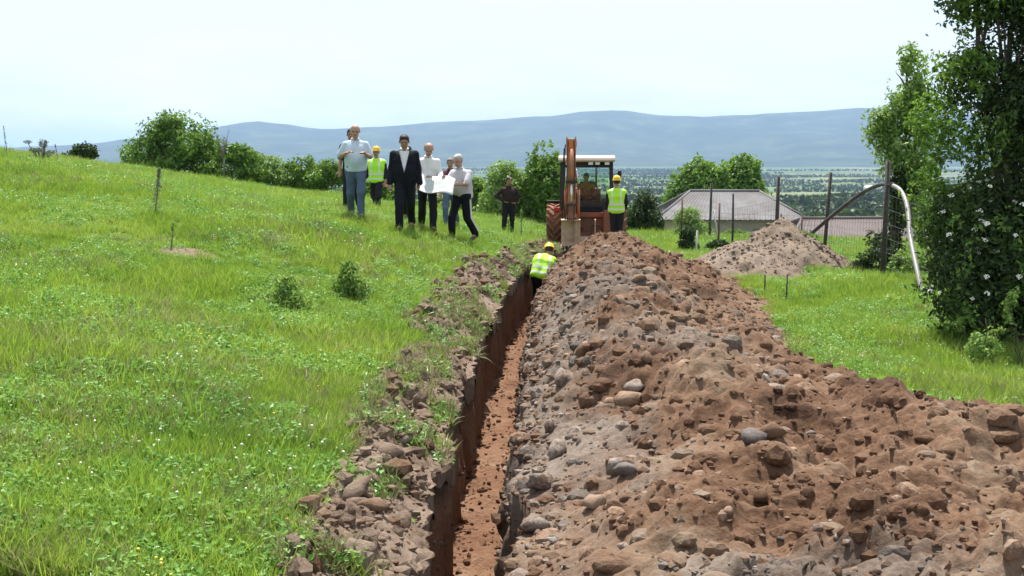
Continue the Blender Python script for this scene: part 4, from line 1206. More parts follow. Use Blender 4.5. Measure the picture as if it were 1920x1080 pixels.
# ---- houses below the brow
M['sheet_roof'] = mat_plain('sheet_roof', (0.135, 0.133, 0.138), .85, 0, .2, 1.2, .2, dirt=(.10, .09, .085), dirt_amt=.3)
M['brown_roof'] = mat_plain('brown_roof', (0.115, 0.09, 0.085), .85, 0, .2, 1.2, .2)
M['plaster'] = mat_plain('plaster', (0.36, 0.32, 0.27), .9, 0, .15, 1.0, .2)
M['dark_pane'] = mat_plain('dark_pane', (0.03, 0.035, 0.04), .1, 0, .1, 2)
M['wood_frame'] = mat_plain('wood_frame', (0.25, 0.18, 0.12), .7, 0, .2, 4)
def hip_house(name, label, loc, w, d, wall_h, rise, ridge, roofmat, rz, chim=True):
    t = thing(name, label, 'house', loc, rz)
    MB().box((0, 0, wall_h / 2), (w, d, wall_h)).build('wall', M['plaster'], t)
    e = .45; W, D = w / 2 + e, d / 2 + e; r = ridge / 2
    A, B, Cc, Dd = Vector((-W, -D, wall_h)), Vector((W, -D, wall_h)), Vector((W, D, wall_h)), Vector((-W, D, wall_h))
    R0, R1 = Vector((-r, 0, wall_h + rise)), Vector((r, 0, wall_h + rise))
    b = MB()
    def slope(p, q, s, u):
        """corrugated sheet slope from eave p-q up to ridge u-s"""
        n = 60
        pts0, pts1 = [], []
        nr = (q - p).cross(u - p).normalized()
        for i in range(n + 1):
            k = i / n; off = nr * (.035 * (i % 2))
            pts0.append(p.lerp(q, k) + off); pts1.append(u.lerp(s, k) + off)
        vs = pts0 + pts1
        b.add(vs, [(i, i + 1, n + 2 + i, n + 1 + i) for i in range(n)])
    slope(A, B, R1, R0); slope(B, Cc, R1, R1 + Vector((0, .02, 0))); slope(Cc, Dd, R0, R1); slope(Dd, A, R0, R0 - Vector((0, .02, 0)))
    b.add([A, B, Cc, Dd], [(3, 2, 1, 0)])
    rf = b.build('roof', M[roofmat], t)
    b = MB(); b.tube([R0 + Vector((0, 0, .03)), R1 + Vector((0, 0, .03))], .1, 8)
    for c_, r_ in ((A, R0), (Dd, R0), (B, R1), (Cc, R1)): b.tube([c_ + Vector((0, 0, .03)), r_ + Vector((0, 0, .03))], .08, 6)
    b.build('ridge_cap', M[roofmat], rf)
    for k in (-1, 1):
        x = k * w * .24
        win = MB().box((x, -d / 2 - .02, wall_h * .55), (1.2, .1, 1.3)).build('window', M['wood_frame'], t)
        MB().box((x - .28, -d / 2 - .075, wall_h * .55), (.5, .03, 1.15)).build('pane', M['dark_pane'], win)
        MB().box((x + .28, -d / 2 - .075, wall_h * .55), (.5, .03, 1.15)).build('pane', M['dark_pane'], win)
    return t
hip_house('grey_house', 'house with a grey hipped sheet roof beyond the fence', (12.35, 72, -3.75), 7.4, 8, 2.55, 1.42, 4.0, 'sheet_roof', R(-4))
hip_house('brown_house', 'house with a low brown roof behind the sand pile and pipe', (16.6, 62, -4.2), 7.0, 7, 2.2, 1.15, 4.2, 'brown_roof', R(4))
hip_house('lower_house', 'lower brownish grey roof just behind the sand pile', (12.2, 56, -3.9), 4.6, 5, 1.95, .75, 2.4, 'sheet_roof', R(6))

# ---- trees and buildings in the valley
def tree_at(name, label, loc, w, h, mat, seed, n=4000, leaf=.3, group=None, gap=-.6):
    return shrub(name, label, 'tree', loc, lobes_for(w, w * .9, h, 7, seed, .3), n, leaf, mat, seed, group, gap, .35, .12)
def zz(x, Y, dz=0): return (x, Y, Hs(x, Y) + dz)
shrub('broad_tree', 'broad green tree behind the grey roof, left half of its pair', 'tree', (12.8, 86, -5.4), [((0, 0, 4.6), (1.9, 1.8, 2.4)), ((-1.2, 0, 4.0), (1.2, 1.3, 2.2)), ((1.2, 0, 4.6), (1.5, 1.4, 2.5)), ((.3, 0, 6.2), (1.5, 1.3, 1.3))], 12000, .3, 'leaf_bush', 501, None, -.9, .5, .12)
shrub('broad_tree', 'broad green tree behind the grey roof, right half of its pair', 'tree', (16.0, 87, -5.6), [((0, 0, 4.8), (1.8, 1.8, 2.5)), ((-1.1, 0, 4.4), (1.3, 1.3, 2.2)), ((.9, 0, 4.2), (1.1, 1.2, 2.6)), ((.2, 0, 6.6), (1.3, 1.2, 1.4))], 12000, .3, 'leaf_bush', 502, None, -.9, .5, .12)
tree_at('garden_tree', 'low bright green trees right of the grey roof', (19.6, 84, -5.4), 3.2, 3.6, 'leaf_pale', 503, 4000, .25)
tree_at('garden_tree', 'dark garden tree between the digger and the grey roof', (10.6, 92, -5.8), 4.5, 4.6, 'leaf_dark', 504, 4000, .28)
tree_at('garden_tree', 'second dark garden tree beyond the round shrub', (9.0, 110, -7), 6.0, 5.6, 'leaf_dark', 505, 4500, .34)
VT = [(1497, 352, 320, 34, 'leaf_dark', 'single round tree in the valley left of the second fence post'), (1545, 352, 330, 26, 'leaf_dark', 'small round tree in the valley beside the leaning post'), (1575, 300, 700, 22, 'leaf_dark', 'tall dark tree in the far valley, left of a pair'), (1604, 300, 700, 20, 'leaf_dark', 'tall dark tree in the far valley, right of a pair'),
      (1503, 300, 800, 16, 'leaf_dark', 'lone tall tree in the far valley above the fence'), (1230, 345, 170, 60, 'leaf_dark', 'dark valley tree just right of the digger cab'), (1200, 325, 260, 60, 'leaf_dark', 'valley tree above the helmeted worker'), (1255, 320, 330, 50, 'leaf_dark', 'valley tree left of the broad green pair')]
for i, (px, py, Y, wpx, mat, lab) in enumerate(VT):
    x = (px - 960) / 2318 * Y
    w = wpx / 2318 * Y
    tree_at('valley_tree', lab, zz(x, Y), w, w * 1.15 + 2, mat, 520 + i, 2600, w * .09, 'trees standing in the valley', -.7)
# hedgerows and woods far off, one mass
g = np.random.default_rng(61)
PP, NN, SS = [], [], []
for k in range(150):
    Y = 260 * math.exp(g.random() * 3.0)
    x0 = g.uniform(-.2, .48) * Y; L_ = g.uniform(.03, .16) * Y; m = int(60)
    hgt = g.uniform(3, 7)
    x = x0 + np.linspace(0, L_, m) + g.normal(0, 1.5, m); yy = Y + np.linspace(0, L_ * g.uniform(-.5, .5), m) + g.normal(0, 3, m)
    z = H(x, yy)
    for r_ in range(5):
        PP.append(np.stack([x + g.normal(0, 2, m), yy + g.normal(0, 2, m), z + hgt * g.random(m) ** .8], -1)); NN.append(g.normal(size=(m, 3)) + np.array([0, -.3, .8])); SS.append(np.full(m, 3.2 + Y * .0012))
PP, NN, SS = np.concatenate(PP), np.concatenate(NN), np.concatenate(SS)
o = obj('hedgerows', leaves_mesh('hedgerows', PP, NN, SS, M['leaf_dark'], 611, .8))
tag(o, 'dark hedgerows and woods across the hazy valley', 'hedgerow', kind='stuff')
M['white_wall'] = mat_plain('white_wall', (0.8, 0.8, 0.78), .7, 0, .05, .05)
for i, (px, Y, w, lab) in enumerate([(1636, 1900, 22, 'long white building far off in the valley'), (1625, 1750, 9, 'small white shed far off beside the long white building')]):
    x = (px - 960) / 2318 * Y
    t = thing('valley_building', lab, 'building', zz(x, Y))
    MB().box((0, 0, 2.5), (w, 10, 7)).build('wall', M['white_wall'], t)
    MB().prism([(-6, 6), (6, 6), (0, 8.5)], 'X', -w / 2 - .5, w / 2 + .5).build('roof', M['white_wall'], t)

for i, (x, Y, w, h, mat, lab) in enumerate([(9.6, 63, 2.6, 1.7, 'leaf_pale', 'loose garden bush under the left eave of the grey roof'), (11.6, 64, 3.0, 1.4, 'leaf_bush', 'green garden bush under the middle of the grey roof'), (13.9, 65, 3.0, 1.5, 'leaf_pale', 'pale garden bush under the right eave of the grey roof')]):
    shrub('garden_bush', lab, 'bush', (x, Y, Hs(x, Y) - .1), lobes_for(w, 1.8, h, 6, 560 + i, .2), 3600, .17, mat, 560 + i, 'garden bushes by the grey roofed house', -.6, .6, .03)
# ================================================================== people
class Field:
    """distance field on a grid; smooth unions of tapered limbs give one continuous skin"""
    def __init__(s, lo, hi, h):
        s.h = h
        s.ax = [np.arange(lo[i], hi[i] + h, h, dtype=np.float32) for i in range(3)]
        s.F = np.full([len(a) for a in s.ax], 1.0, np.float32)
    def _box(s, lo, hi):
        sl = [slice(max(0, int(np.searchsorted(s.ax[i], lo[i]) - 1)), int(np.searchsorted(s.ax[i], hi[i]) + 1)) for i in range(3)]
        g = np.meshgrid(*[s.ax[i][sl[i]] for i in range(3)], indexing='ij')
        return tuple(sl), g
    def _join(s, sl, d, k):
        A = s.F[sl]
        if k <= 0: s.F[sl] = np.minimum(A, d); return
        t = np.clip(.5 + .5 * (A - d) / k, 0, 1)
        s.F[sl] = A * (1 - t) + d * t - k * t * (1 - t)
    def cap(s, a, b, ra, rb=None, k=.03):
        rb = ra if rb is None else rb
        a, b = np.array(a, float), np.array(b, float); m = max(ra, rb) + .09
        sl, (X, Y, Z) = s._box(np.minimum(a, b) - m, np.maximum(a, b) + m)
        d = b - a; L2 = max(float(d @ d), 1e-9)
        t = np.clip(((X - a[0]) * d[0] + (Y - a[1]) * d[1] + (Z - a[2]) * d[2]) / L2, 0, 1)
        D = np.sqrt((X - a[0] - t * d[0]) ** 2 + (Y - a[1] - t * d[1]) ** 2 + (Z - a[2] - t * d[2]) ** 2) - (ra + (rb - ra) * t)
        s._join(sl, D, k); return s
    def ell(s, c, r, rot=None, k=.02, sub=False):
        m = max(r) + .06; c = np.array(c, float)
        sl, (X, Y, Z) = s._box(c - m, c + m)
        P = np.stack([X - c[0], Y - c[1], Z - c[2]], -1)
        if rot is not None: P = P @ np.array(rot)
        r = np.array(r); k0 = np.linalg.norm(P / r, axis=-1); k1 = np.linalg.norm(P / (r * r), axis=-1) + 1e-9
        D = k0 * (k0 - 1) / k1
        if sub: s.F[sl] = np.maximum(s.F[sl], -D)
        else: s._join(sl, D, k)
        return s
    def cut(s, p, n):
        g = np.meshgrid(*s.ax, indexing='ij')
        s.F = np.maximum(s.F, (g[0] - p[0]) * n[0] + (g[1] - p[1]) * n[1] + (g[2] - p[2]) * n[2]); return s
    def folds(s, amp, f, seed, st=(1, 1, .45)):
        g = np.meshgrid(*s.ax, indexing='ij')
        near = np.abs(s.F) < .05
        s.F[near] += (amp * fbm(g[0][near] * f * st[0], g[1][near] * f * st[1], g[2][near] * f * st[2], seed, 2)).astype(np.float32); return s
    def mesh(s):
        F = s.F; I = F < 0
        nx, ny, nz = F.shape
        corners = [(a, b, c) for a in (0, 1) for b in (0, 1) for c in (0, 1)]
        sub = lambda A, o: A[o[0]:nx - 1 + o[0], o[1]:ny - 1 + o[1], o[2]:nz - 1 + o[2]]
        cnt = sum(sub(I, o).astype(np.int8) for o in corners)
        act = np.argwhere((cnt > 0) & (cnt < 8))
        ids = np.full((nx - 1, ny - 1, nz - 1), -1, np.int64); ids[tuple(act.T)] = np.arange(len(act))
        vals = {o: F[act[:, 0] + o[0], act[:, 1] + o[1], act[:, 2] + o[2]] for o in corners}
        P = np.zeros((len(act), 3)); n = np.zeros(len(act))
        for o in corners:
            for ax in range(3):
                if o[ax] == 0:
                    q = list(o); q[ax] = 1; q = tuple(q)
                    v0, v1 = vals[o], vals[q]; m = (v0 < 0) != (v1 < 0)
                    t = np.where(m, v0 / np.where(v0 - v1 == 0, 1, v0 - v1), 0)
                    p = np.tile(np.array(o, float), (len(act), 1)); p[:, ax] = t
                    P += p * m[:, None]; n += m
        P = P / np.maximum(n, 1)[:, None] + act
        P = P * s.h + np.array([a[0] for a in s.ax])
        Q = []
        for ax in range(3):
            o = [0, 0, 0]; o[ax] = 1
            A = I[:nx - 1, :ny - 1, :nz - 1]; B = I[o[0]:nx - 1 + o[0], o[1]:ny - 1 + o[1], o[2]:nz - 1 + o[2]]
            e = np.argwhere(A != B)
            u, v = [i for i in range(3) if i != ax]
            e = e[(e[:, u] > 0) & (e[:, v] > 0)]
            def cid(du, dv):
                k = e.copy(); k[:, u] -= du; k[:, v] -= dv
                return ids[tuple(k.T)]
            q = np.stack([cid(0, 0), cid(1, 0), cid(1, 1), cid(0, 1)], -1)
            flip = A[tuple(e.T)] ^ (ax == 1)
            q = np.where(flip[:, None], q[:, ::-1], q)
            Q.append(q)
        Q = np.concatenate(Q); Q = Q[(Q >= 0).all(1)]
        return P, Q[:, ::-1]

SKIN = {'fair': mat_plain('skin_fair', (0.42, 0.24, 0.17), .55, 0, .08, 20), 'tan': mat_plain('skin_tan', (0.33, 0.175, 0.115), .55, 0, .08, 20)}
M['eye'] = mat_plain('eye_dark', (0.02, 0.015, 0.012), .3, 0, .1, 20)
M['lip'] = mat_plain('lips', (0.30, 0.12, 0.095), .5, 0, .1, 20)
def cloth(name, col, var=.12): return mat_plain(name, col, .85, 0, var, 4, .9, .2)
M['shirt_blue'] = cloth('shirt_pale_blue', (0.50, 0.60, 0.70)); M['shirt_white'] = cloth('shirt_white', (0.78, 0.78, 0.78), .04)
M['shirt_grey'] = cloth('shirt_grey', (0.56, 0.54, 0.57)); M['jeans'] = cloth('jeans', (0.085, 0.125, 0.185), .25)
M['black_cloth'] = cloth('black_cloth', (0.016, 0.016, 0.020), .2); M['navy_cloth'] = cloth('navy_suit', (0.008, 0.009, 0.014), .2)
M['maroon_cloth'] = cloth('maroon_cloth', (0.10, 0.028, 0.035)); M['brown_cloth'] = cloth('dark_brown_cloth', (0.032, 0.020, 0.018), .25)
M['rust_cloth'] = cloth('rust_cloth', (0.30, 0.085, 0.03))
M['hivis'] = mat_plain('hivis_yellow_green', (0.42, 0.85, 0.03), .7, 0, .06, 6, .3); M['reflective'] = mat_plain('reflective_tape', (0.66, 0.70, 0.62), .4, 0, .05, 6)
M['helmet'] = mat_plain('helmet_yellow', (0.80, 0.50, 0.02), .35, 0, .05, 5)
M['hair_grey'] = mat_plain('hair_grey', (0.42, 0.40, 0.38), .8, 0, .2, 40, .5); M['hair_dark'] = mat_plain('hair_dark', (0.016, 0.012, 0.010), .7, 0, .2, 40, .5)
M['hair_thin'] = mat_plain('hair_thin', (0.20, 0.16, 0.13), .8, 0, .2, 40, .5)
M['shoe'] = mat_plain('shoe_leather', (0.02, 0.018, 0.016), .5, 0, .2, 10, .2, dirt=(.12, .08, .05), dirt_amt=.1); M['boot'] = mat_plain('work_boot', (0.05, 0.035, 0.025), .8, 0, .2, 10, .3)
M['stripe'] = cloth('white_stripe', (0.7, 0.7, 0.7))

def pose(**kw):
    """joints of a standing person of 1.78 m facing -Y; a is the -X side, b the +X side"""
    j = dict(pel=(0, 0, .95), che=(0, 0, 1.28), neck=(0, .01, 1.47), head=(0, -.025, 1.635),
             sha=(-.185, .01, 1.385), ela=(-.235, .03, 1.14), wra=(-.245, -.05, .89), ha=(-.245, -.08, .80),
             shb=(.185, .01, 1.385), elb=(.235, .03, 1.14), wrb=(.245, -.05, .89), hb=(.245, -.08, .80),
             hia=(-.088, 0, .91), kna=(-.10, -.02, .50), ana=(-.105, .03, .095), toa=(-.12, -.15, .045),
             hib=(.088, 0, .91), knb=(.10, -.02, .50), anb=(.105, .03, .095), tob=(.12, -.15, .045), yaw=0.0, nod=0.0)
    j.update(kw)
    return j
STEP_A = dict(kna=(-.095, -.20, .51), ana=(-.095, -.20, .10), toa=(-.105, -.38, .06), knb=(.10, .06, .49), anb=(.10, .34, .17), tob=(.105, .19, .06))
STEP_B = dict(knb=(.095, -.20, .51), anb=(.095, -.20, .10), tob=(.105, -.38, .06), kna=(-.10, .06, .49), ana=(-.10, .34, .17), toa=(-.105, .19, .06))
def V3(p): return np.array(p, float)
def bounds(j, pad):
    P = np.array([v for v in j.values() if isinstance(v, tuple)])
    return P.min(0) - pad, P.max(0) + pad
def torso(f, j, e, arms=None, k=.045, fat=0.0, low=True):
    """torso as side by side capsules; e: cloth allowance"""
    pel, che, neck = V3(j['pel']), V3(j['che']), V3(j['neck'])
    ax = V3(j['shb']) - V3(j['sha']); ax /= np.linalg.norm(ax)
    hx = V3(j['hib']) - V3(j['hia']); hx /= np.linalg.norm(hx)
    up = che - pel; up /= np.linalg.norm(up); fw = np.cross(up, ax); fw = -fw if fw[1] > 0 and not j.get('back') else fw
    mid = (pel + che) / 2
    for s in (-1, 1):
        f.cap(pel + hx * s * .075, mid + ax * s * .068, .105 + e + fat * .6, .098 + e + fat, k)
        f.cap(mid + ax * s * .068, che + ax * s * .085, .098 + e + fat, .108 + e + fat * .3, k)
        f.cap(che + ax * s * .085, che + ax * s * .085 + up * .06, .106 + e, .075 + e, k)
    if fat: f.ell(mid + np.cross(ax, up) * -.0 + np.array([0, -.05, -.02]), (.15 + e, .11 + e + fat, .17), None, k)
    nb = neck - up * .055
    for s, q in (('sha', 1), ('shb', -1)): f.cap(nb, V3(j[s]) + ax * q * .015 - up * .012, .058 + e * .6, .054 + e, k)
    f.cap(che + up * .06, neck, .085 + e * .6, .052 + e * .4, k)
def arm(f, j, s, e, upto='wrist', k=.03):
    sh, el, wr = V3(j['sh' + s]), V3(j['el' + s]), V3(j['wr' + s])
    if upto == 'short':
        f.cap(sh, sh + (el - sh) * .88, .054 + e, .050 + e * 1.5, .014); return
    f.cap(sh, el, .053 + e, .041 + e, .016)
    f.cap(el, wr, .041 + e, .029 + e * 1.1, k)
def leg(f, j, s, e, k=.03, flare=0.0):
    hi, kn, an = V3(j['hi' + s]), V3(j['kn' + s]), V3(j['an' + s])
    f.cap(hi, kn, .088 + e, .060 + e + flare * .3, k)
    f.cap(kn, an, .058 + e + flare * .3, .040 + e + flare, k)
def head_rot(j): return (Matrix.Rotation(j['yaw'], 3, 'Z') @ Matrix.Rotation(j['nod'], 3, 'X'))
def hand(f, j, s):
    wr, h = V3(j['wr' + s]), V3(j['h' + s]); d = h - wr; L = np.linalg.norm(d); d /= L
    sx = -1 if s == 'a' else 1
    side = np.cross(d, np.array([0, 0, 1.0]));
    if np.linalg.norm(side) < .3: side = np.array([0, 1.0, 0])
    side -= d * (side @ d); side /= np.linalg.norm(side); nrm = np.cross(side, d)
    if nrm[0] * sx > 0: nrm = -nrm                   # the palm faces inward
    for q in (-.022, 0, .022): f.cap(wr + d * .02 + side * q * .6, wr + d * .085 + side * q, .017, .016, .015)
    for i, (q, l) in enumerate(((-.033, .062), (-.011, .075), (.011, .08), (.033, .072))):
        a = wr + d * .09 + side * q; b = a + d * l * .55 + nrm * .012; c = b + d * l * .35 + nrm * .032
        f.cap(a, b, .0112, .0105, .006); f.cap(b, c, .0105, .0095, .006)
    a = wr + d * .035 + side * .03; b = a + d * .035 + side * .03 + nrm * .012; f.cap(a, b, .0135, .012, .01); f.cap(b, b + d * .032 + nrm * .014, .012, .0105, .006)
def body_mesh(j, skin, fat=0.0, vox=.0125):
    lo, hi = bounds(j, .20); hi[2] += .0
    f = Field(lo, hi, vox)
    torso(f, j, -.004, fat=fat)
    for s in 'ab':
        arm(f, j, s, 0); hand(f, j, s); leg(f, j, s, -.004)
        f.cap(V3(j['an' + s]), V3(j['to' + s]), .036, .028, .02)
    hd, Rm = V3(j['head']), np.array(head_rot(j))
    W = lambda p: hd + Rm @ V3(p)
    f.cap(V3(j['neck']) - np.array([0, 0, .02]), W((0, .015, -.06)), .054, .050, .03)
    f.ell(W((0, .012, .03)), (.081, .101, .094), Rm, .03)
    f.ell(W((0, -.022, -.052)), (.060, .070, .075), Rm, .03)
    f.cap(W((-.03, -.078, .028)), W((.03, -.078, .028)), .016, .016, .015)
    for s in (-1, 1):
        f.ell(W((s * .085, .012, -.005)), (.012, .022, .034), Rm, .008)
        f.ell(W((s * .033, -.098, .008)), (.018, .016, .012), Rm, 0, True)
        f.cap(W((s * .04, -.062, -.02)), W((s * .03, -.066, -.045)), .022, .018, .02)
    f.cap(W((0, -.088, .012)), W((0, -.108, -.022)), .010, .0145, .008)
    f.cap(W((-.02, -.084, -.062)), W((.02, -.084, -.062)), .009, .009, .006)
    P, Q = f.mesh()
    cen = P[Q].mean(1); mi = np.zeros(len(Q), int)
    loc = (cen - hd) @ Rm
    eye = ((np.abs(np.abs(loc[:, 0]) - .033) < .016) & (np.abs(loc[:, 2] - .008) < .009) & (loc[:, 1] < -.06)); mi[eye] = 1
    lip = (np.abs(loc[:, 0]) < .026) & (np.abs(loc[:, 2] + .062) < .010) & (loc[:, 1] < -.075); mi[lip] = 2
    return mesh_np('body', P, Q, [SKIN[skin], M['eye'], M['lip']], True, mi)
def garment(name, j, mats, kind, seed, e=.018, fat=0.0, hem=None, sleeves=None, fold=.010, vee=None, bands=False, ankle=.09, vox=.0185):
    lo, hi = bounds(j, .24)
    f = Field(lo, hi, vox)
    pel, che = V3(j['pel']), V3(j['che']); up = (che - pel) / np.linalg.norm(che - pel)
    if kind == 'top':
        torso(f, j, e, fat=fat)
        if sleeves:
            for s in 'ab': arm(f, j, s, e, sleeves)
        if bands is not False or sleeves is None:
            pass
        f.folds(fold, 9, seed)
        f.cut(pel + up * (hem if hem is not None else -.06), -up)
        f.cut(V3(j['neck']) + up * .022, up)
    else:
        hx = V3(j['hib']) - V3(j['hia']); hx /= np.linalg.norm(hx)
        for s in (-1, 1): f.cap(pel + hx * s * .075, V3(j['hia' if s < 0 else 'hib']), .108 + e + fat * .5, .098 + e, .05)
        for s in 'ab': leg(f, j, s, e, .02, .014)
        f.folds(fold, 8, seed, (1, 1, .7))
        f.cut(pel + up * .10, up)
    P, Q = f.mesh()
    cen = P[Q].mean(1)
    mi = np.zeros(len(Q), int)
    h = (cen - pel) @ up
    ax = V3(j['shb']) - V3(j['sha']); ax /= np.linalg.norm(ax); lx = (cen - che) @ ax
    if vee is not None:
        fr = (cen - che) @ np.cross(up, ax)
        sgn = -1 if (np.cross(up, ax))[1] > 0 else 1
        keep = ~((np.abs(lx) < (h - vee[0]) * vee[1]) & (h > vee[0]) & (cen[:, 1] < che[1] - .02))
        Q, mi = Q[keep], mi[keep]
    if bands:
        mi[(np.abs(h - .13) < .024) | (np.abs(h - .01) < .024)] = 1
        mi[(np.abs(np.abs(lx) - .115) < .020) & (h > .155)] = 1
    return mesh_np(name, P, Q, [M[m] for m in mats], True, mi)
def hair_mesh(j, style):
    hd, Rm = V3(j['head']), np.array(head_rot(j)); W = lambda p: hd + Rm @ V3(p)
    f = Field(hd - .19, hd + .19, .012)
    f.ell(W((0, .018, .038)), (.089, .107, .099), Rm, 0)
    if style == 'full':
        f.ell(W((0, -.03, .085)), (.06, .06, .04), Rm, .02)
        f.cut(W((0, -.07, .055)), Rm @ np.array([0, -.8, -.6])); f.cut(W((0, .02, -.045)), Rm @ np.array([0, 0, -1.0]))
    else:
        f.cut(W((0, -.01, -.0)), Rm @ np.array([0, -.95, .30])); f.cut(W((0, .02, -.05)), Rm @ np.array([0, 0, -1.0])); f.cut(W((0, 0, .085)), Rm @ np.array([0, 0, 1.0]))
    f.folds(.004, 60, 5, (1, 1, 1))
    return f.mesh()
def shoe_mesh(j, s, mat):
    an, to = V3(j['an' + s]), V3(j['to' + s]); d = to - an; d[2] = 0; d /= np.linalg.norm(d)
    zs = min(an[2] - .095, to[2] - .045)
    f = Field(np.minimum(an, to) - .14, np.maximum(an, to) + .14, .014)
    heel = an - d * .035; heel = heel + np.array([0, 0, -.045])
    f.cap(heel, to, .047, .042, .02); f.cap(an, heel, .05, .046, .02)
    n = np.cross(to - heel, np.cross(to - heel, np.array([0, 0, 1.0]))); n /= np.linalg.norm(n)
    if n[2] > 0: n = -n
    f.cut(to + n * .036, n)
    P, Q = f.mesh()
    return mesh_np('shoe', P, Q, [mat])
def person(label, loc, rz, j, seed, skin='fair', hair=None, top=None, trousers='black_cloth', shoe='shoe', fat=0.0, scale=1.0, jacket=None, vest=False, helmet=False, sleeves='short', group=None, collar=False, stripe=False):
    t = thing('person', label, 'person', loc, rz, group)
    t.scale = (scale,) * 3
    body = obj('body', body_mesh(j, skin, fat, .0125 if seed in (601, 602, 603, 604, 609) else .0155), t)
    if hair:
        P, Q = hair_mesh(j, 'full' if hair[0] == 'full' else 'fringe'); obj('hair', mesh_np('hair', P, Q, [M[hair[1]]]), t)
    if top: obj('shirt', garment('shirt', j, [top], 'top', seed, .016 if not jacket else .003, fat, -.07 if jacket is None and not vest else .0, sleeves if not jacket else None, .010 if not jacket else .003), t)
    if top and not vest:
        sh_ = t.children[-1]
        nk = Vector(j['neck']); b = MB()
        b.tube([nk + Vector((.066 * math.sin(a_), -.012 - .068 * math.cos(a_), .012 + .02 * (1 - math.cos(a_)) * .5)) for a_ in [R(18 + 324 * q / 16) for q in range(17)]], .015, 6)
        b.build('collar', M[top], sh_)
    tr = obj('trousers', garment('trousers', j, [trousers], 'legs', seed + 1, .014, fat), t)
    if stripe:
        b = MB(); off = Vector((.108, 0, 0))
        b.beam(Vector(j['hib']) + off + Vector((.012, 0, -.05)), Vector(j['knb']) + Vector((.092, 0, 0)), .012, .04, (0, 1, 0)); b.beam(Vector(j['knb']) + Vector((.092, 0, 0)), Vector(j['anb']) + Vector((.078, 0, .05)), .012, .035, (0, 1, 0))
        b.build('side_stripe', M['stripe'], tr)
    for s in 'ab': obj('shoe', shoe_mesh(j, s, M[shoe]), t)
    if jacket:
        obj('jacket', garment('jacket', j, [jacket], 'top', seed + 2, .027, fat, -.17, 'wrist', .008, (.11, .23), False, .09, .011), t)
    if vest: obj('vest', garment('vest', j, ['hivis', 'reflective'], 'top', seed + 3, .034, fat, -.10, None, .006, None, True), t)
    if helmet:
        b = MB()
        b.lathe([(.118, -.012), (.122, -.004), (.112, .0), (.110, .03), (.100, .065), (.075, .095), (.04, .112), (.008, .117)], 22)
        b.box((0, -.125, -.008), (.15, .06, .012), None, .004); b.box((0, 0, .108), (.022, .15, .018), None, .006)
        o = b.build('helmet', M['helmet'], t)
        Rm = head_rot(j); o.location = Vector(j['head']) + Rm @ Vector((0, .01, .055)); o.rotation_euler = Rm.to_euler()
        o.scale = (.94, 1.05, 1.0)
    return t
def feet(x, Y): return (x, Y, Hs(x, Y) + .0)

# ---- the walking group
person('bald grey-haired man in pale blue shirt and jeans, leftmost of the group', feet(-2.92, 23.2), R(6),
       pose(**STEP_B, ela=(-.285, .02, 1.17), wra=(-.17, -.23, 1.22), ha=(-.09, -.29, 1.26), elb=(.27, .0, 1.16), wrb=(.20, -.24, 1.20), hb=(.15, -.31, 1.24), nod=.22, head=(0, -.06, 1.625)), 601, 'fair', ('fringe', 'hair_grey'), 'shirt_blue', 'jeans', fat=.022, scale=1.01)
person('man in dark navy suit and white shirt, hands at his sides', feet(-1.97, 22.8), R(2),
       pose(**STEP_A, nod=.30, head=(0, -.07, 1.615), wra=(-.265, -.07, .89), ha=(-.265, -.11, .80), wrb=(.265, -.03, .89), hb=(.265, -.05, .80)), 602, 'tan', ('full', 'hair_dark'), 'shirt_white', 'navy_cloth', jacket='navy_cloth', fat=.012, scale=1.02)
person('balding man in white shirt bending over the paper plan', feet(-1.63, 23.9), R(8),
       pose(pel=(0, .06, .94), che=(0, -.03, 1.26), neck=(.01, -.10, 1.45), head=(.02, -.17, 1.60), nod=.5, sha=(-.19, -.04, 1.365), ela=(-.245, -.02, 1.12), wra=(-.06, -.22, 1.08), ha=(.03, -.28, 1.09), shb=(.19, -.04, 1.365), elb=(.24, -.06, 1.13), wrb=(.24, -.29, 1.06), hb=(.27, -.37, 1.06), **{k: v for k, v in STEP_B.items()}), 603, 'fair', ('fringe', 'hair_thin'), 'shirt_white', 'black_cloth', sleeves='wrist', fat=.015, scale=.99)
person('white-haired man in grey shirt holding the right of the plan', feet(-.98, 24.1), R(-32),
       pose(pel=(0, .05, .94), che=(0, -.01, 1.27), neck=(0, -.06, 1.46), head=(0, -.12, 1.62), nod=.35, sha=(-.19, -.02, 1.375), ela=(-.24, -.14, 1.17), wra=(-.14, -.40, 1.12), ha=(-.11, -.49, 1.12), shb=(.19, -.02, 1.375), elb=(.23, -.16, 1.17), wrb=(.08, -.40, 1.15), hb=(.01, -.47, 1.15), **STEP_A), 604, 'fair', ('full', 'hair_grey'), 'shirt_grey', 'navy_cloth', fat=.022, scale=.98, stripe=True)
person('dark-haired man almost hidden behind the man in the pale blue shirt', feet(-3.28, 25.4), R(0), pose(**STEP_A), 605, 'tan', ('full', 'hair_dark'), 'black_cloth', 'black_cloth', scale=.97)
person('worker in yellow helmet and hi-vis vest between the blue shirt and the suit', feet(-3.62, 33.2), R(-12), pose(**STEP_B, wra=(-.30, -.10, .92), ha=(-.31, -.16, .86)), 606, 'tan', None, 'black_cloth', 'black_cloth', 'boot', vest=True, helmet=True, sleeves='wrist', scale=1.03)
person('man in black hidden behind the man in the suit, only legs showing', feet(-2.19, 26.2), R(0), pose(**STEP_B), 607, 'tan', ('full', 'hair_dark'), 'black_cloth', 'black_cloth', sleeves='wrist', scale=.90)
person('man in maroon top and jeans behind the man in the grey shirt', feet(-1.37, 27.6), R(-8), pose(**STEP_A, nod=.2), 608, 'fair', ('full', 'hair_thin'), 'maroon_cloth', 'jeans', scale=.88)
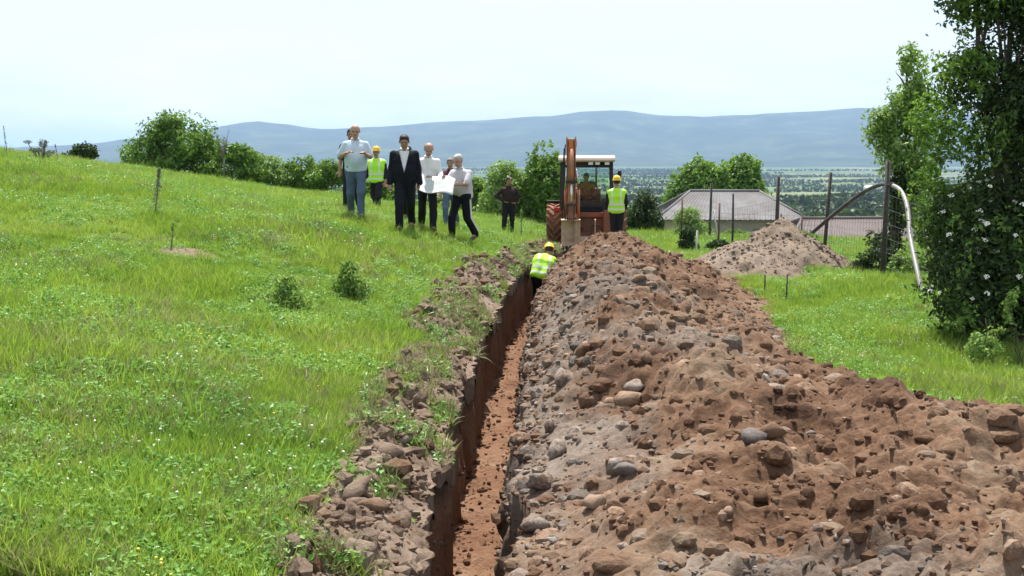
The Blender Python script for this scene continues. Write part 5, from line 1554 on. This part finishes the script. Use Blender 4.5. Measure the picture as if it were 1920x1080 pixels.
person('man in dark clothes with hands on hips, standing apart near the digger', feet(-.1, 36.8), R(18), pose(ela=(-.36, .08, 1.20), wra=(-.19, -.09, 1.04), ha=(-.12, -.12, 1.01), elb=(.34, .08, 1.17), wrb=(.20, -.10, 1.0), hb=(.13, -.13, .98), nod=.15, kna=(-.13, -.02, .5), ana=(-.15, .03, .095), toa=(-.19, -.14, .045)), 609, 'tan', ('full', 'hair_dark'), 'brown_cloth', 'black_cloth', 'boot', sleeves='wrist', scale=1.0)
# ---- workers
twY = 25.2; twx = float(xc(twY))
person('worker in hi-vis vest and yellow helmet stooping inside the trench', (twx + .10, twY, -.945), R(176),
       pose(pel=(.02, .12, .84), che=(-.05, -.06, 1.09), neck=(-.11, -.18, 1.22), head=(-.15, -.27, 1.32), nod=.55, sha=(-.24, -.13, 1.14), shb=(.08, -.12, 1.20), ela=(-.30, -.33, .95), wra=(-.20, -.45, .75), ha=(-.18, -.50, .68), elb=(.14, -.33, 1.0), wrb=(.0, -.45, .78), hb=(-.02, -.50, .71),
            hia=(-.085, .12, .81), hib=(.085, .12, .81), kna=(-.10, -.10, .47), knb=(.10, -.07, .47), ana=(-.10, .06, .095), anb=(.10, .10, .095), toa=(-.11, -.12, .045), tob=(.11, -.08, .045)), 610, 'tan', ('full', 'hair_dark'), 'black_cloth', 'navy_cloth', 'boot', vest=True, helmet=True, sleeves='wrist', scale=1.0)
person('worker in hi-vis vest and yellow helmet on the heap, facing the digger', (2.62, 31.0, heap_pt(2.62, 31.0, False) - .02), R(172), pose(wra=(-.22, -.14, .92), ha=(-.20, -.2, .86), wrb=(.22, -.14, .92), hb=(.20, -.2, .86), kna=(-.085, -.02, .5), ana=(-.085, .03, .095), knb=(.085, -.02, .5), anb=(.085, .03, .095)), 611, 'tan', ('full', 'hair_dark'), 'black_cloth', 'black_cloth', 'boot', vest=True, helmet=True, sleeves='wrist', scale=1.0)

# ---- the plan they study
M['paper'] = mat_plain('paper', (0.66, 0.68, 0.64), .8, 0, .05, 4)
M['print'] = mat_plain('plan_print', (0.52, 0.57, 0.53), .8, 0, .2, 6)
t = thing('paper_plan', 'large pale paper plan held between the white and grey shirts', 'paper', (-1.42, 23.42, Hs(-1.42, 23.6) + 1.02), R(-6))
def sheet(x0, x1, y0, y1, dz, n=14, m=8):
    V, F = [], []
    for i in range(n + 1):
        for k in range(m + 1):
            u, v = x0 + (x1 - x0) * i / n, y0 + (y1 - y0) * k / m
            V.append((u, v * .78, v * .62 + .04 * math.sin(u * 9) + .02 * math.sin(v * 12 + u * 5) - .12 * u + dz))
    for i in range(n):
        for k in range(m): F.append((i * (m + 1) + k, (i + 1) * (m + 1) + k, (i + 1) * (m + 1) + k + 1, i * (m + 1) + k + 1))
    return V, F
V, F = sheet(-.33, .33, -.24, .24, 0)
o = obj('sheet', mesh_np('sheet', V, F, [M['paper']]), t); md = o.modifiers.new('thick', 'SOLIDIFY'); md.thickness = .002
V, F = sheet(-.22, .20, -.12, .14, .003); obj('printed_area', mesh_np('printed_area', V, F, [M['print']]), t)
# ================================================================== backhoe loader
M['paint'] = mat_plain('faded_red_orange_paint', (0.30, 0.060, 0.022), .55, 0, .2, 3, .15, dirt=(.14, .075, .045), dirt_amt=.35)
M['paint_orange'] = mat_plain('orange_paint', (0.52, 0.17, 0.03), .5, 0, .15, 3, .15, dirt=(.22, .12, .07), dirt_amt=.2)
M['arm_paint'] = mat_plain('worn_arm_paint', (0.52, 0.17, 0.06), .5, 0, .2, 4, .2, dirt=(.22, .135, .09), dirt_amt=.3)
M['dark_steel'] = mat_plain('dark_steel', (0.028, 0.026, 0.026), .6, .3, .3, 4, .2, dirt=(.10, .06, .04), dirt_amt=.2)
M['chrome'] = mat_plain('chrome_rod', (0.62, 0.62, 0.64), .22, .9, .08, 5)
M['bucket_steel'] = mat_plain('muddy_bucket_steel', (0.50, 0.37, 0.27), .7, 0, .2, 4, .3, dirt=(.30, .19, .12), dirt_amt=.2)
M['rubber'] = mat_plain('muddy_rubber', (0.03, 0.027, 0.025), .85, 0, .3, 6, .4, dirt=(.17, .070, .036), dirt_amt=.55)
M['lug'] = mat_plain('muddy_lug', (0.13, 0.055, 0.03), .9, 0, .3, 6, .4, dirt=(.34, .125, .055), dirt_amt=.5)
M['rim'] = mat_plain('wheel_rim', (0.45, 0.40, 0.32), .6, 0, .2, 4, .2, dirt=(.17, .08, .045), dirt_amt=.4)
M['cream'] = mat_plain('cream_roof', (0.46, 0.37, 0.29), .55, 0, .1, 3, .1)
M['cab_black'] = mat_plain('cab_frame_black', (0.02, 0.019, 0.019), .75, 0, .2, 4, .1)
M['seat_black'] = mat_plain('seat_vinyl', (0.02, 0.02, 0.021), .6, 0, .2, 6, .2)
M['lamp_lens'] = mat_plain('lamp_lens', (0.65, 0.65, 0.62), .15, 0, .05, 6)
M['tail_red'] = mat_plain('tail_lens', (0.45, 0.02, 0.015), .2, 0, .1, 6)
M['plate'] = mat_plain('pale_plate', (0.60, 0.52, 0.48), .5, 0, .1, 6)
def mat_glass():
    m, N, L, P = new_mat('cab_glass')
    tr = N.new('ShaderNodeBsdfTransparent'); tr.inputs['Color'].default_value = (.86, .92, .90, 1)
    gl = N.new('ShaderNodeBsdfGlossy'); gl.inputs['Roughness'].default_value = .02
    fr = N.new('ShaderNodeFresnel'); fr.inputs['IOR'].default_value = 1.45
    mx = N.new('ShaderNodeMixShader'); L.new(fr.outputs['Fac'], mx.inputs['Fac']); L.new(tr.outputs[0], mx.inputs[1]); L.new(gl.outputs[0], mx.inputs[2])
    L.new(mx.outputs[0], N['Material Output'].inputs['Surface'])
    return m
M['glass'] = mat_glass()
DG = (2.24, 37.2)
dig = thing('backhoe_loader', 'red-orange backhoe loader with cream cab roof digging at the end of the trench', 'digger', (DG[0], DG[1], Hs(*DG) - .13), R(-4))
def wheel(x, y, r, w, big):
    t = MB()
    p = [(r * .58, -w * .46), (r * .80, -w * .5), (r * .94, -w * .44), (r * .975, -w * .3), (r * .98, 0), (r * .975, w * .3), (r * .94, w * .44), (r * .80, w * .5), (r * .58, w * .46)]
    t.lathe(p, 40, 'X')
    wh = t.build('wheel', M['rubber'], dig, (x, y, r))
    b = MB(); n = 20 if big else 18
    for k in range(n):
        for s in (-1, 1):
            a0 = 2 * math.pi * (k + (.5 if s > 0 else 0)) / n
            pts = []
            for q in range(4):
                f = q / 3; a = a0 + (1 - f) * .34; X = s * w * (.02 + .47 * f); rr = r * (.985 if f < .9 else .955)
                pts.append(Vector((X, rr * math.cos(a), rr * math.sin(a))))
            for q in range(3):
                nrm = (pts[q] + pts[q + 1]) / 2; nrm.x = 0; b.beam(pts[q], pts[q + 1], r * .062, r * .075, nrm.normalized())
    b.build('tread_lugs', M['lug'], wh)
    sx = 1 if x > 0 else -1
    b = MB(); b.lathe([(r * .6, -w * .40), (r * .57, -w * .1), (r * .40, w * .02), (r * .2, w * .10), (r * .16, w * .22), (.02, w * .24)], 26, 'X'); 
    o = b.build('rim', M['rim'], wh); o.scale = (sx, 1, 1)
    b = MB(); b.lathe([(r * .6, -w * .40), (r * .5, -w * .36), (.02, -w * .34)], 26, 'X'); o2 = b.build('inner_disc', M['rim'], wh); o2.scale = (sx, 1, 1)
    return wh
for s in (-1, 1):
    wheel(s * .955, 0, .73, .46, True); wheel(s * .93, 2.2, .50, .34, False)
b = MB()                                                   # chassis
b.box((0, 1.2, .78), (.74, 3.9, .34), None, .03); b.box((0, 0, .73), (1.5, .26, .26), None, .03); b.box((0, 2.2, .5), (1.4, .18, .18), None, .02)
b.box((0, .35, 1.0), (1.05, 1.5, .22), None, .03)
b.build('chassis', M['dark_steel'], dig)
b = MB(); b.prism([(1.42, 1.02), (1.42, 1.86), (1.6, 1.9), (3.05, 1.66), (3.2, 1.55), (3.2, .9), (1.6, .9)], 'X', -.42, .42)
hood = b.build('engine_hood', M['paint'], dig)
b = MB()
for k in range(6): b.box((0, 3.215, 1.0 + k * .09), (.62, .02, .035))
b.build('grille', M['dark_steel'], hood)
b = MB(); b.tube([(.28, 1.75, 1.85), (.28, 1.75, 2.45), (.30, 1.72, 2.55)], .035, 10); b.build('exhaust', M['dark_steel'], hood)
for s in (-1, 1):                                           # mudguards over the rear wheels
    b = MB(); pts = []
    for k in range(7):
        a = math.pi * (.46 + .42 * k / 6); pts.append((-(.80 * math.cos(a)), .73 + .82 * math.sin(a)))
    poly = pts + [(p[0] * .955, .73 + (p[1] - .73) * .955) for p in pts[::-1]]
    b.prism(poly, 'X', s * .70, s * 1.16); b.build('mudguard', M['cab_black'], dig)
# cab
cx, cy0, cy1, cz0, cz1 = .76, -.38, 1.34, 1.02, 2.70
b = MB()
b.box((0, .48, 1.06), (1.5, 1.7, .10), None, .02)
for s in (-1, 1):
    b.beam((s * cx, cy0, cz0), (s * (cx - .03), cy0 + .10, cz1), .10, .10, (0, 1, 0)); b.beam((s * cx, cy1, cz0), (s * (cx - .05), cy1 - .12, cz1), .08, .08, (0, 1, 0)); b.beam((s * cx, .55, cz0), (s * (cx - .04), .55, cz1), .06, .07, (0, 1, 0))
    b.beam((s * cx, cy0, 1.42), (s * cx, cy1, 1.42), .06, .06)
    b.beam((s * (cx - .04), cy0 + .06, 2.66), (s * (cx - .04), cy1 - .1, 2.66), .08, .08)
b.beam((-cx, cy0 + .09, 2.62), (cx, cy0 + .09, 2.62), .08, .17); b.beam((-cx, cy1 - .1, 2.64), (cx, cy1 - .1, 2.64), .08, .1); b.beam((-cx, cy0, 1.40), (cx, cy0, 1.40), .07, .07)
cabf = b.build('cab_frame', M['cab_black'], dig)
# side panels below the windows
b = MB(); b.box((-.60, cy0 + .0, 1.26), (.24, .05, .32), None, .01); b.box((.60, cy0, 1.26), (.24, .05, .32), None, .01)
b.build('rear_panel', M['cab_black'], dig)
for nm, c_, d_ in (('rear_window', (0, cy0 + .05, 1.98), (1.40, .012, 1.12)), ('front_window', (0, cy1 - .06, 1.98), (1.36, .012, 1.2)), ('side_window', (-cx + .02, .08, 2.02), (.012, .78, 1.12)), ('side_window', (cx - .02, .08, 2.02), (.012, .78, 1.12)), ('door_window', (-cx + .02, .92, 2.02), (.012, .62, 1.12)), ('door_window', (cx - .02, .92, 2.02), (.012, .62, 1.12))):
    MB().box(c_, d_).build(nm, M['glass'], dig)
b = MB()
b.prism([(-.56, 2.74), (-.50, 2.70), (1.42, 2.70), (1.52, 2.76), (1.46, 2.85), (.9, 2.90), (-.2, 2.90), (-.5, 2.84)], 'X', -.84, .84)
roof = b.build('cab_roof', M['cream'], dig)
md = roof.modifiers.new('soft', 'BEVEL'); md.width = .035; md.segments = 3
for x in (-.55, .12, .32, .6):
    lm = MB().box((x, -.44, 2.66), (.17, .09, .11), None, .02).build('work_lamp', M['cab_black'], dig)
    MB().box((x, -.490, 2.66), (.135, .012, .08), None, .004).build('lamp_lens', M['lamp_lens'], lm)
# inside: seat, console, wheel
seat = MB().box((.02, .34, 1.45), (.50, .48, .14), None, .05).build('seat', M['seat_black'], dig)
MB().box((.02, .60, 1.80), (.48, .13, .62), None, .05).build('seat_back', M['seat_black'], seat)
b = MB(); b.box((.02, -.18, 1.38), (.9, .2, .34), None, .03); b.box((-.52, .3, 1.4), (.2, .7, .35), None, .03); b.box((.55, .3, 1.42), (.2, .7, .4), None, .03)
con = b.build('console', M['seat_black'], dig)
b = MB()
for x in (-.12, .16): b.tube([(x, -.16, 1.5), (x, -.12, 1.86)], .014, 6); b.lathe([(.02, 1.85), (.035, 1.88), (.03, 1.92), (.01, 1.93)], 8, c=(x, -.12, 0))
b.build('lever', M['dark_steel'], con)
b = MB(); b.tube([(.0, 1.08, 1.3), (.0, .95, 1.75)], .025, 8); b.tube([(.2 * math.cos(a * math.pi / 8), .95 + .06 * math.sin(a * math.pi / 8), 1.75 + .19 * math.sin(a * math.pi / 8)) for a in range(17)], .014, 6, False)
b.build('steering_wheel', M['dark_steel'], con)
# rear carriage, stabilisers
b = MB()
b.box((0, -.86, 1.16), (1.42, .13, .14), None, .02); b.box((0, -.86, .56), (1.42, .13, .16), None, .02)
for s in (-1, 1): b.box((s * .64, -.86, .86), (.16, .14, .74), None, .02)
b.box((0, -.74, .86), (1.3, .08, .5), None, .02)
fr_ = b.build('rear_frame', M['paint'], dig)
MB().box((-.05, -.945, .47), (.42, .02, .12), None, .004).build('pale_plate', M['plate'], fr_)
b = MB(); b.box((.30, -.97, .86), (.30, .1, .05), None, .02); b.box((.30, -.97, .40), (.30, .14, .05), None, .015); b.box((.16, -.97, .63), (.04, .05, .44)); b.box((.44, -.97, .63), (.04, .05, .44)); b.build('step', M['dark_steel'], dig)
for s in (-1, 1):
    st = MB().box((s * .60, -.99, .78), (.19, .13, 1.04), None, .015).build('stabiliser', M['paint'], dig)
    MB().box((s * .60, -.99, .24), (.14, .10, .34), None, .01).build('inner_leg', M['dark_steel'], st)
    b = MB(); b.box((s * .60, -.99, .05), (.36, .30, .05), None, .012); b.box((s * .60, -.99, .10), (.1, .12, .1)); b.build('foot_pad', M['dark_steel'], st)
    lm = MB().box((s * .86, -.50, 1.30), (.2, .07, .12), None, .015).build('tail_lamp', M['tail_red'], dig)
# slewing kingpost and boom: raised, dipper hanging down
kx = -.42
kp = MB(); kp.box((kx, -1.06, .86), (.34, .26, .66), None, .03); kp.lathe([(.11, .48), (.13, .52), (.13, 1.2), (.11, 1.24)], 14, c=(kx, -1.22, 0)); kp = kp.build('kingpost', M['arm_paint'], dig)
for s in (-1, 1): MB().tube([(kx + s * .3, -.9, .75), (kx + s * .16, -1.2, .75)], .045, 10).build('slew_ram', M['dark_steel'], kp)
B0, B1 = Vector((kx, -1.24, .98)), Vector((kx, -2.02, 3.24))
bm_ = MB()
mid = Vector((kx, -1.40, 2.35))
for s in (-1, 1):
    x = s * .10
    v = Vector((x, 0, 0))
    bm_.beam(B0 + v, mid + v, .035, .34, (0, 1, 0), 0, None, .36); bm_.beam(mid + v, B1 + v, .035, .36, (0, 1, 0), 0, None, .22)
bm_.beam(B0 + Vector((0, .1, .1)), mid + Vector((0, .12, 0)), .19, .03, (0, 1, 0)); bm_.beam(mid + Vector((0, .12, 0)), B1 + Vector((0, .06, 0)), .19, .03, (0, 1, 0))
bm_.beam(mid + Vector((0, -.13, 0)), B1 + Vector((0, -.07, -.05)), .19, .03, (0, 1, 0))
boom = bm_.build('boom', M['arm_paint'], dig)
b = MB(); b.lathe([(.02, -.155), (.10, -.15), (.12, -.14), (.12, .14), (.10, .15), (.02, .155)], 18, 'X', B1); b.build('boom_nose', M['paint_orange'], boom)

D1 = Vector((kx + .0, -2.42, 1.12))
d_ = MB()
dtop = B1 + Vector((0, -.16, .10))
d_.beam(dtop, D1, .22, .30, (0, 1, 0), 0, .17, .17)
for s in (-1, 1): d_.beam(dtop + Vector((s * .125, 0, .06)), dtop.lerp(D1, .3) + Vector((s * .115, 0, 0)), .03, .36, (0, 1, 0), 0, .03, .2)
dip = d_.build('dipper', M['arm_paint'], dig)
b = MB(); b.box(dtop + Vector((0, -.175, -.16)), (.15, .04, .36), None, .012); b.build('nose_plate', M['paint_orange'], dip)
# bucket ram along the face of the dipper toward the viewer
r0 = dtop.lerp(D1, .12) + Vector((.02, -.24, 0)); r1 = dtop.lerp(D1, .52) + Vector((.02, -.21, 0)); r2 = D1 + Vector((.02, -.22, .42))
rm = MB().tube([r0, r1], .058, 14).build('bucket_ram', M['arm_paint'], dip)
MB().tube([r1, r2], .032, 12).build('ram_rod', M['chrome'], rm)
MB().lathe([(.03, -.16), (.066, -.15), (.066, .15), (.03, .16)], 12, 'X', r1 + Vector((0, 0, 0))).build('ram_gland', M['dark_steel'], rm)
b = MB()
for s in (-1, 1):
    b.beam(r2 + Vector((s * .10, 0, 0)), D1 + Vector((s * .10, 0, .14)), .03, .07, (0, 1, 0)); b.beam(r2 + Vector((s * .08, 0, .02)), D1 + Vector((s * .08, -.22, -.04)), .03, .07, (0, 1, 0))
b.lathe([(.02, -.15), (.045, -.145), (.045, .145), (.02, .15)], 10, 'X', r2)
b.build('bucket_linkage', M['dark_steel'], dip)
b = MB()
for s in (-1, 1):
    pts = [dtop + Vector((s * .07, -.17, .0)), dtop.lerp(D1, .2) + Vector((s * .10, -.26, 0)), dtop.lerp(D1, .45) + Vector((s * .11, -.20, 0)), dtop.lerp(D1, .75) + Vector((s * .10, -.14, 0))]
    b.tube(arc(pts, 5), .013, 6)
pts = [(kx - .2, -1.2, 1.1), (kx - .22, -1.75, 1.7), (kx - .2, -1.7, 2.6), (kx - .17, -2.0, 3.2)]
b.tube(arc(pts, 6), .016, 6); pts = [(kx - .25, -1.2, 1.0), (kx - .27, -1.85, 1.5), (kx - .25, -1.8, 2.4), (kx - .2, -2.1, 3.1)]; b.tube(arc(pts, 6), .016, 6)
b.build('hydraulic_hose', M['cab_black'], dip)
for s in (-1, 1):
    rm2 = MB().tube([Vector((kx + s * .19, -1.1, 1.0)), Vector((kx + s * .19, -1.2, 1.9))], .05, 12).build('boom_ram', M['arm_paint'], boom)
    MB().tube([Vector((kx + s * .19, -1.2, 1.9)), Vector((kx + s * .13, -1.42, 2.5))], .03, 10).build('ram_rod', M['chrome'], rm2)
# digging bucket: curved shell, side plates, teeth
bk = MB()
prof = []
for k in range(13):
    a = R(70) + R(205) * k / 12
    prof.append((.34 * math.cos(a), .40 * math.sin(a)))
bc = D1 + Vector((0, .02, -.40)); hw = .27
outer = [(-p[0] * 1.0, p[1]) for p in prof]           # bulging toward the viewer (-Y)
outer = [(p[0] if p[0] < .2 else .2, p[1]) for p in outer]
outer = [(-.0 - abs(p[0]) if p[0] < 0 else p[0], p[1]) for p in outer]
V, F = [], []
inner = [(p[0] * .9, p[1] * .92) for p in outer]
n = len(outer)
for x in (-hw, hw):
    for p in outer: V.append(bc + Vector((x, -abs(p[0]) if p[0] < 0 else -p[0] * -1, p[1])))
    for p in inner: V.append(bc + Vector((x, -abs(p[0]) if p[0] < 0 else -p[0] * -1, p[1])))
A, B_, C_, D_ = 0, n, 2 * n, 3 * n
for k in range(n - 1):
    F += [(A + k, A + k + 1, C_ + k + 1, C_ + k), (B_ + k, D_ + k, D_ + k + 1, B_ + k + 1), (A + k, B_ + k, B_ + k + 1, A + k + 1), (C_ + k, C_ + k + 1, D_ + k + 1, D_ + k)]
F += [(A, C_, D_, B_), (A + n - 1, B_ + n - 1, D_ + n - 1, C_ + n - 1)]
bk.add(V, F)
for x in (-hw, hw): bk.prism([(bc.y + (-abs(p[0]) if p[0] < 0 else p[0]), bc.z + p[1]) for p in outer], 'X', x - .012, x + .012)
bucket = bk.build('digging_bucket', M['bucket_steel'], dig)
for k in range(5):
    x = kx - .22 + k * .11; q = bc + Vector((0, 0, 0)); tip = Vector((x, bc.y + outer[-1][0], bc.z + outer[-1][1]))
    MB().beam(tip + Vector((0, -.02, .03)), tip + Vector((0, .10, -.10)), .06, .045, (0, 1, 0), 0, .035, .015).build('tooth', M['dark_steel'], bucket)
for s in (-1, 1): MB().box((kx + s * .07, bc.y - .12, bc.z + .43), (.03, .26, .16), None, .01).build('bucket_ear', M['bucket_steel'], bucket)
b = MB(); b.lathe([(.02, -.16), (.04, -.155), (.04, .155), (.02, .16)], 10, 'X', D1); b.build('bucket_pin', M['dark_steel'], bucket)
# front loader
for s in (-1, 1):
    b = MB(); b.beam((s * .58, 1.5, 1.45), (s * .58, 3.0, 1.1), .1, .2); b.beam((s * .58, 3.0, 1.1), (s * .58, 3.7, .5), .1, .18); b.build('loader_arm', M['paint'], dig)
b = MB(); b.prism([(3.65, .12), (4.5, .10), (4.5, .14), (3.8, .2), (3.72, .6), (3.95, 1.02), (3.90, 1.04), (3.62, .65)], 'X', -1.15, 1.15)
for s in (-1.15, 1.15): b.prism([(3.65, .12), (4.5, .12), (3.92, 1.02), (3.62, .65)], 'X', s - .012, s + .012)
b.build('loader_bucket', M['paint'], dig)
# mirrors
for s in (-1, 1):
    b = MB(); b.tube([(s * .74, 1.2, 2.3), (s * .98, 1.25, 2.35)], .012, 6); b.box((s * 1.0, 1.25, 2.3), (.12, .04, .24), None, .015); b.build('mirror', M['cab_black'], dig)
# ---- operator in the cab
Md = Matrix.Translation(dig.location) @ Matrix.Rotation(R(-4), 4, 'Z')
op = Md @ Vector((-.02, .42, .60))
person('digger operator in rust orange shirt sitting in the cab', tuple(op), R(-4),
       pose(hia=(-.09, -.02, .92), hib=(.09, -.02, .92), kna=(-.14, -.42, .92), knb=(.14, -.42, .92), ana=(-.14, -.45, .52), anb=(.14, -.45, .52), toa=(-.15, -.62, .47), tob=(.15, -.62, .47), ela=(-.25, -.10, 1.15), wra=(-.14, -.36, 1.14), ha=(-.12, -.44, 1.16), elb=(.25, -.10, 1.15), wrb=(.16, -.36, 1.14), hb=(.15, -.44, 1.16), nod=.15), 621, 'tan', ('full', 'hair_dark'), 'rust_cloth', 'black_cloth', 'boot', sleeves='wrist')
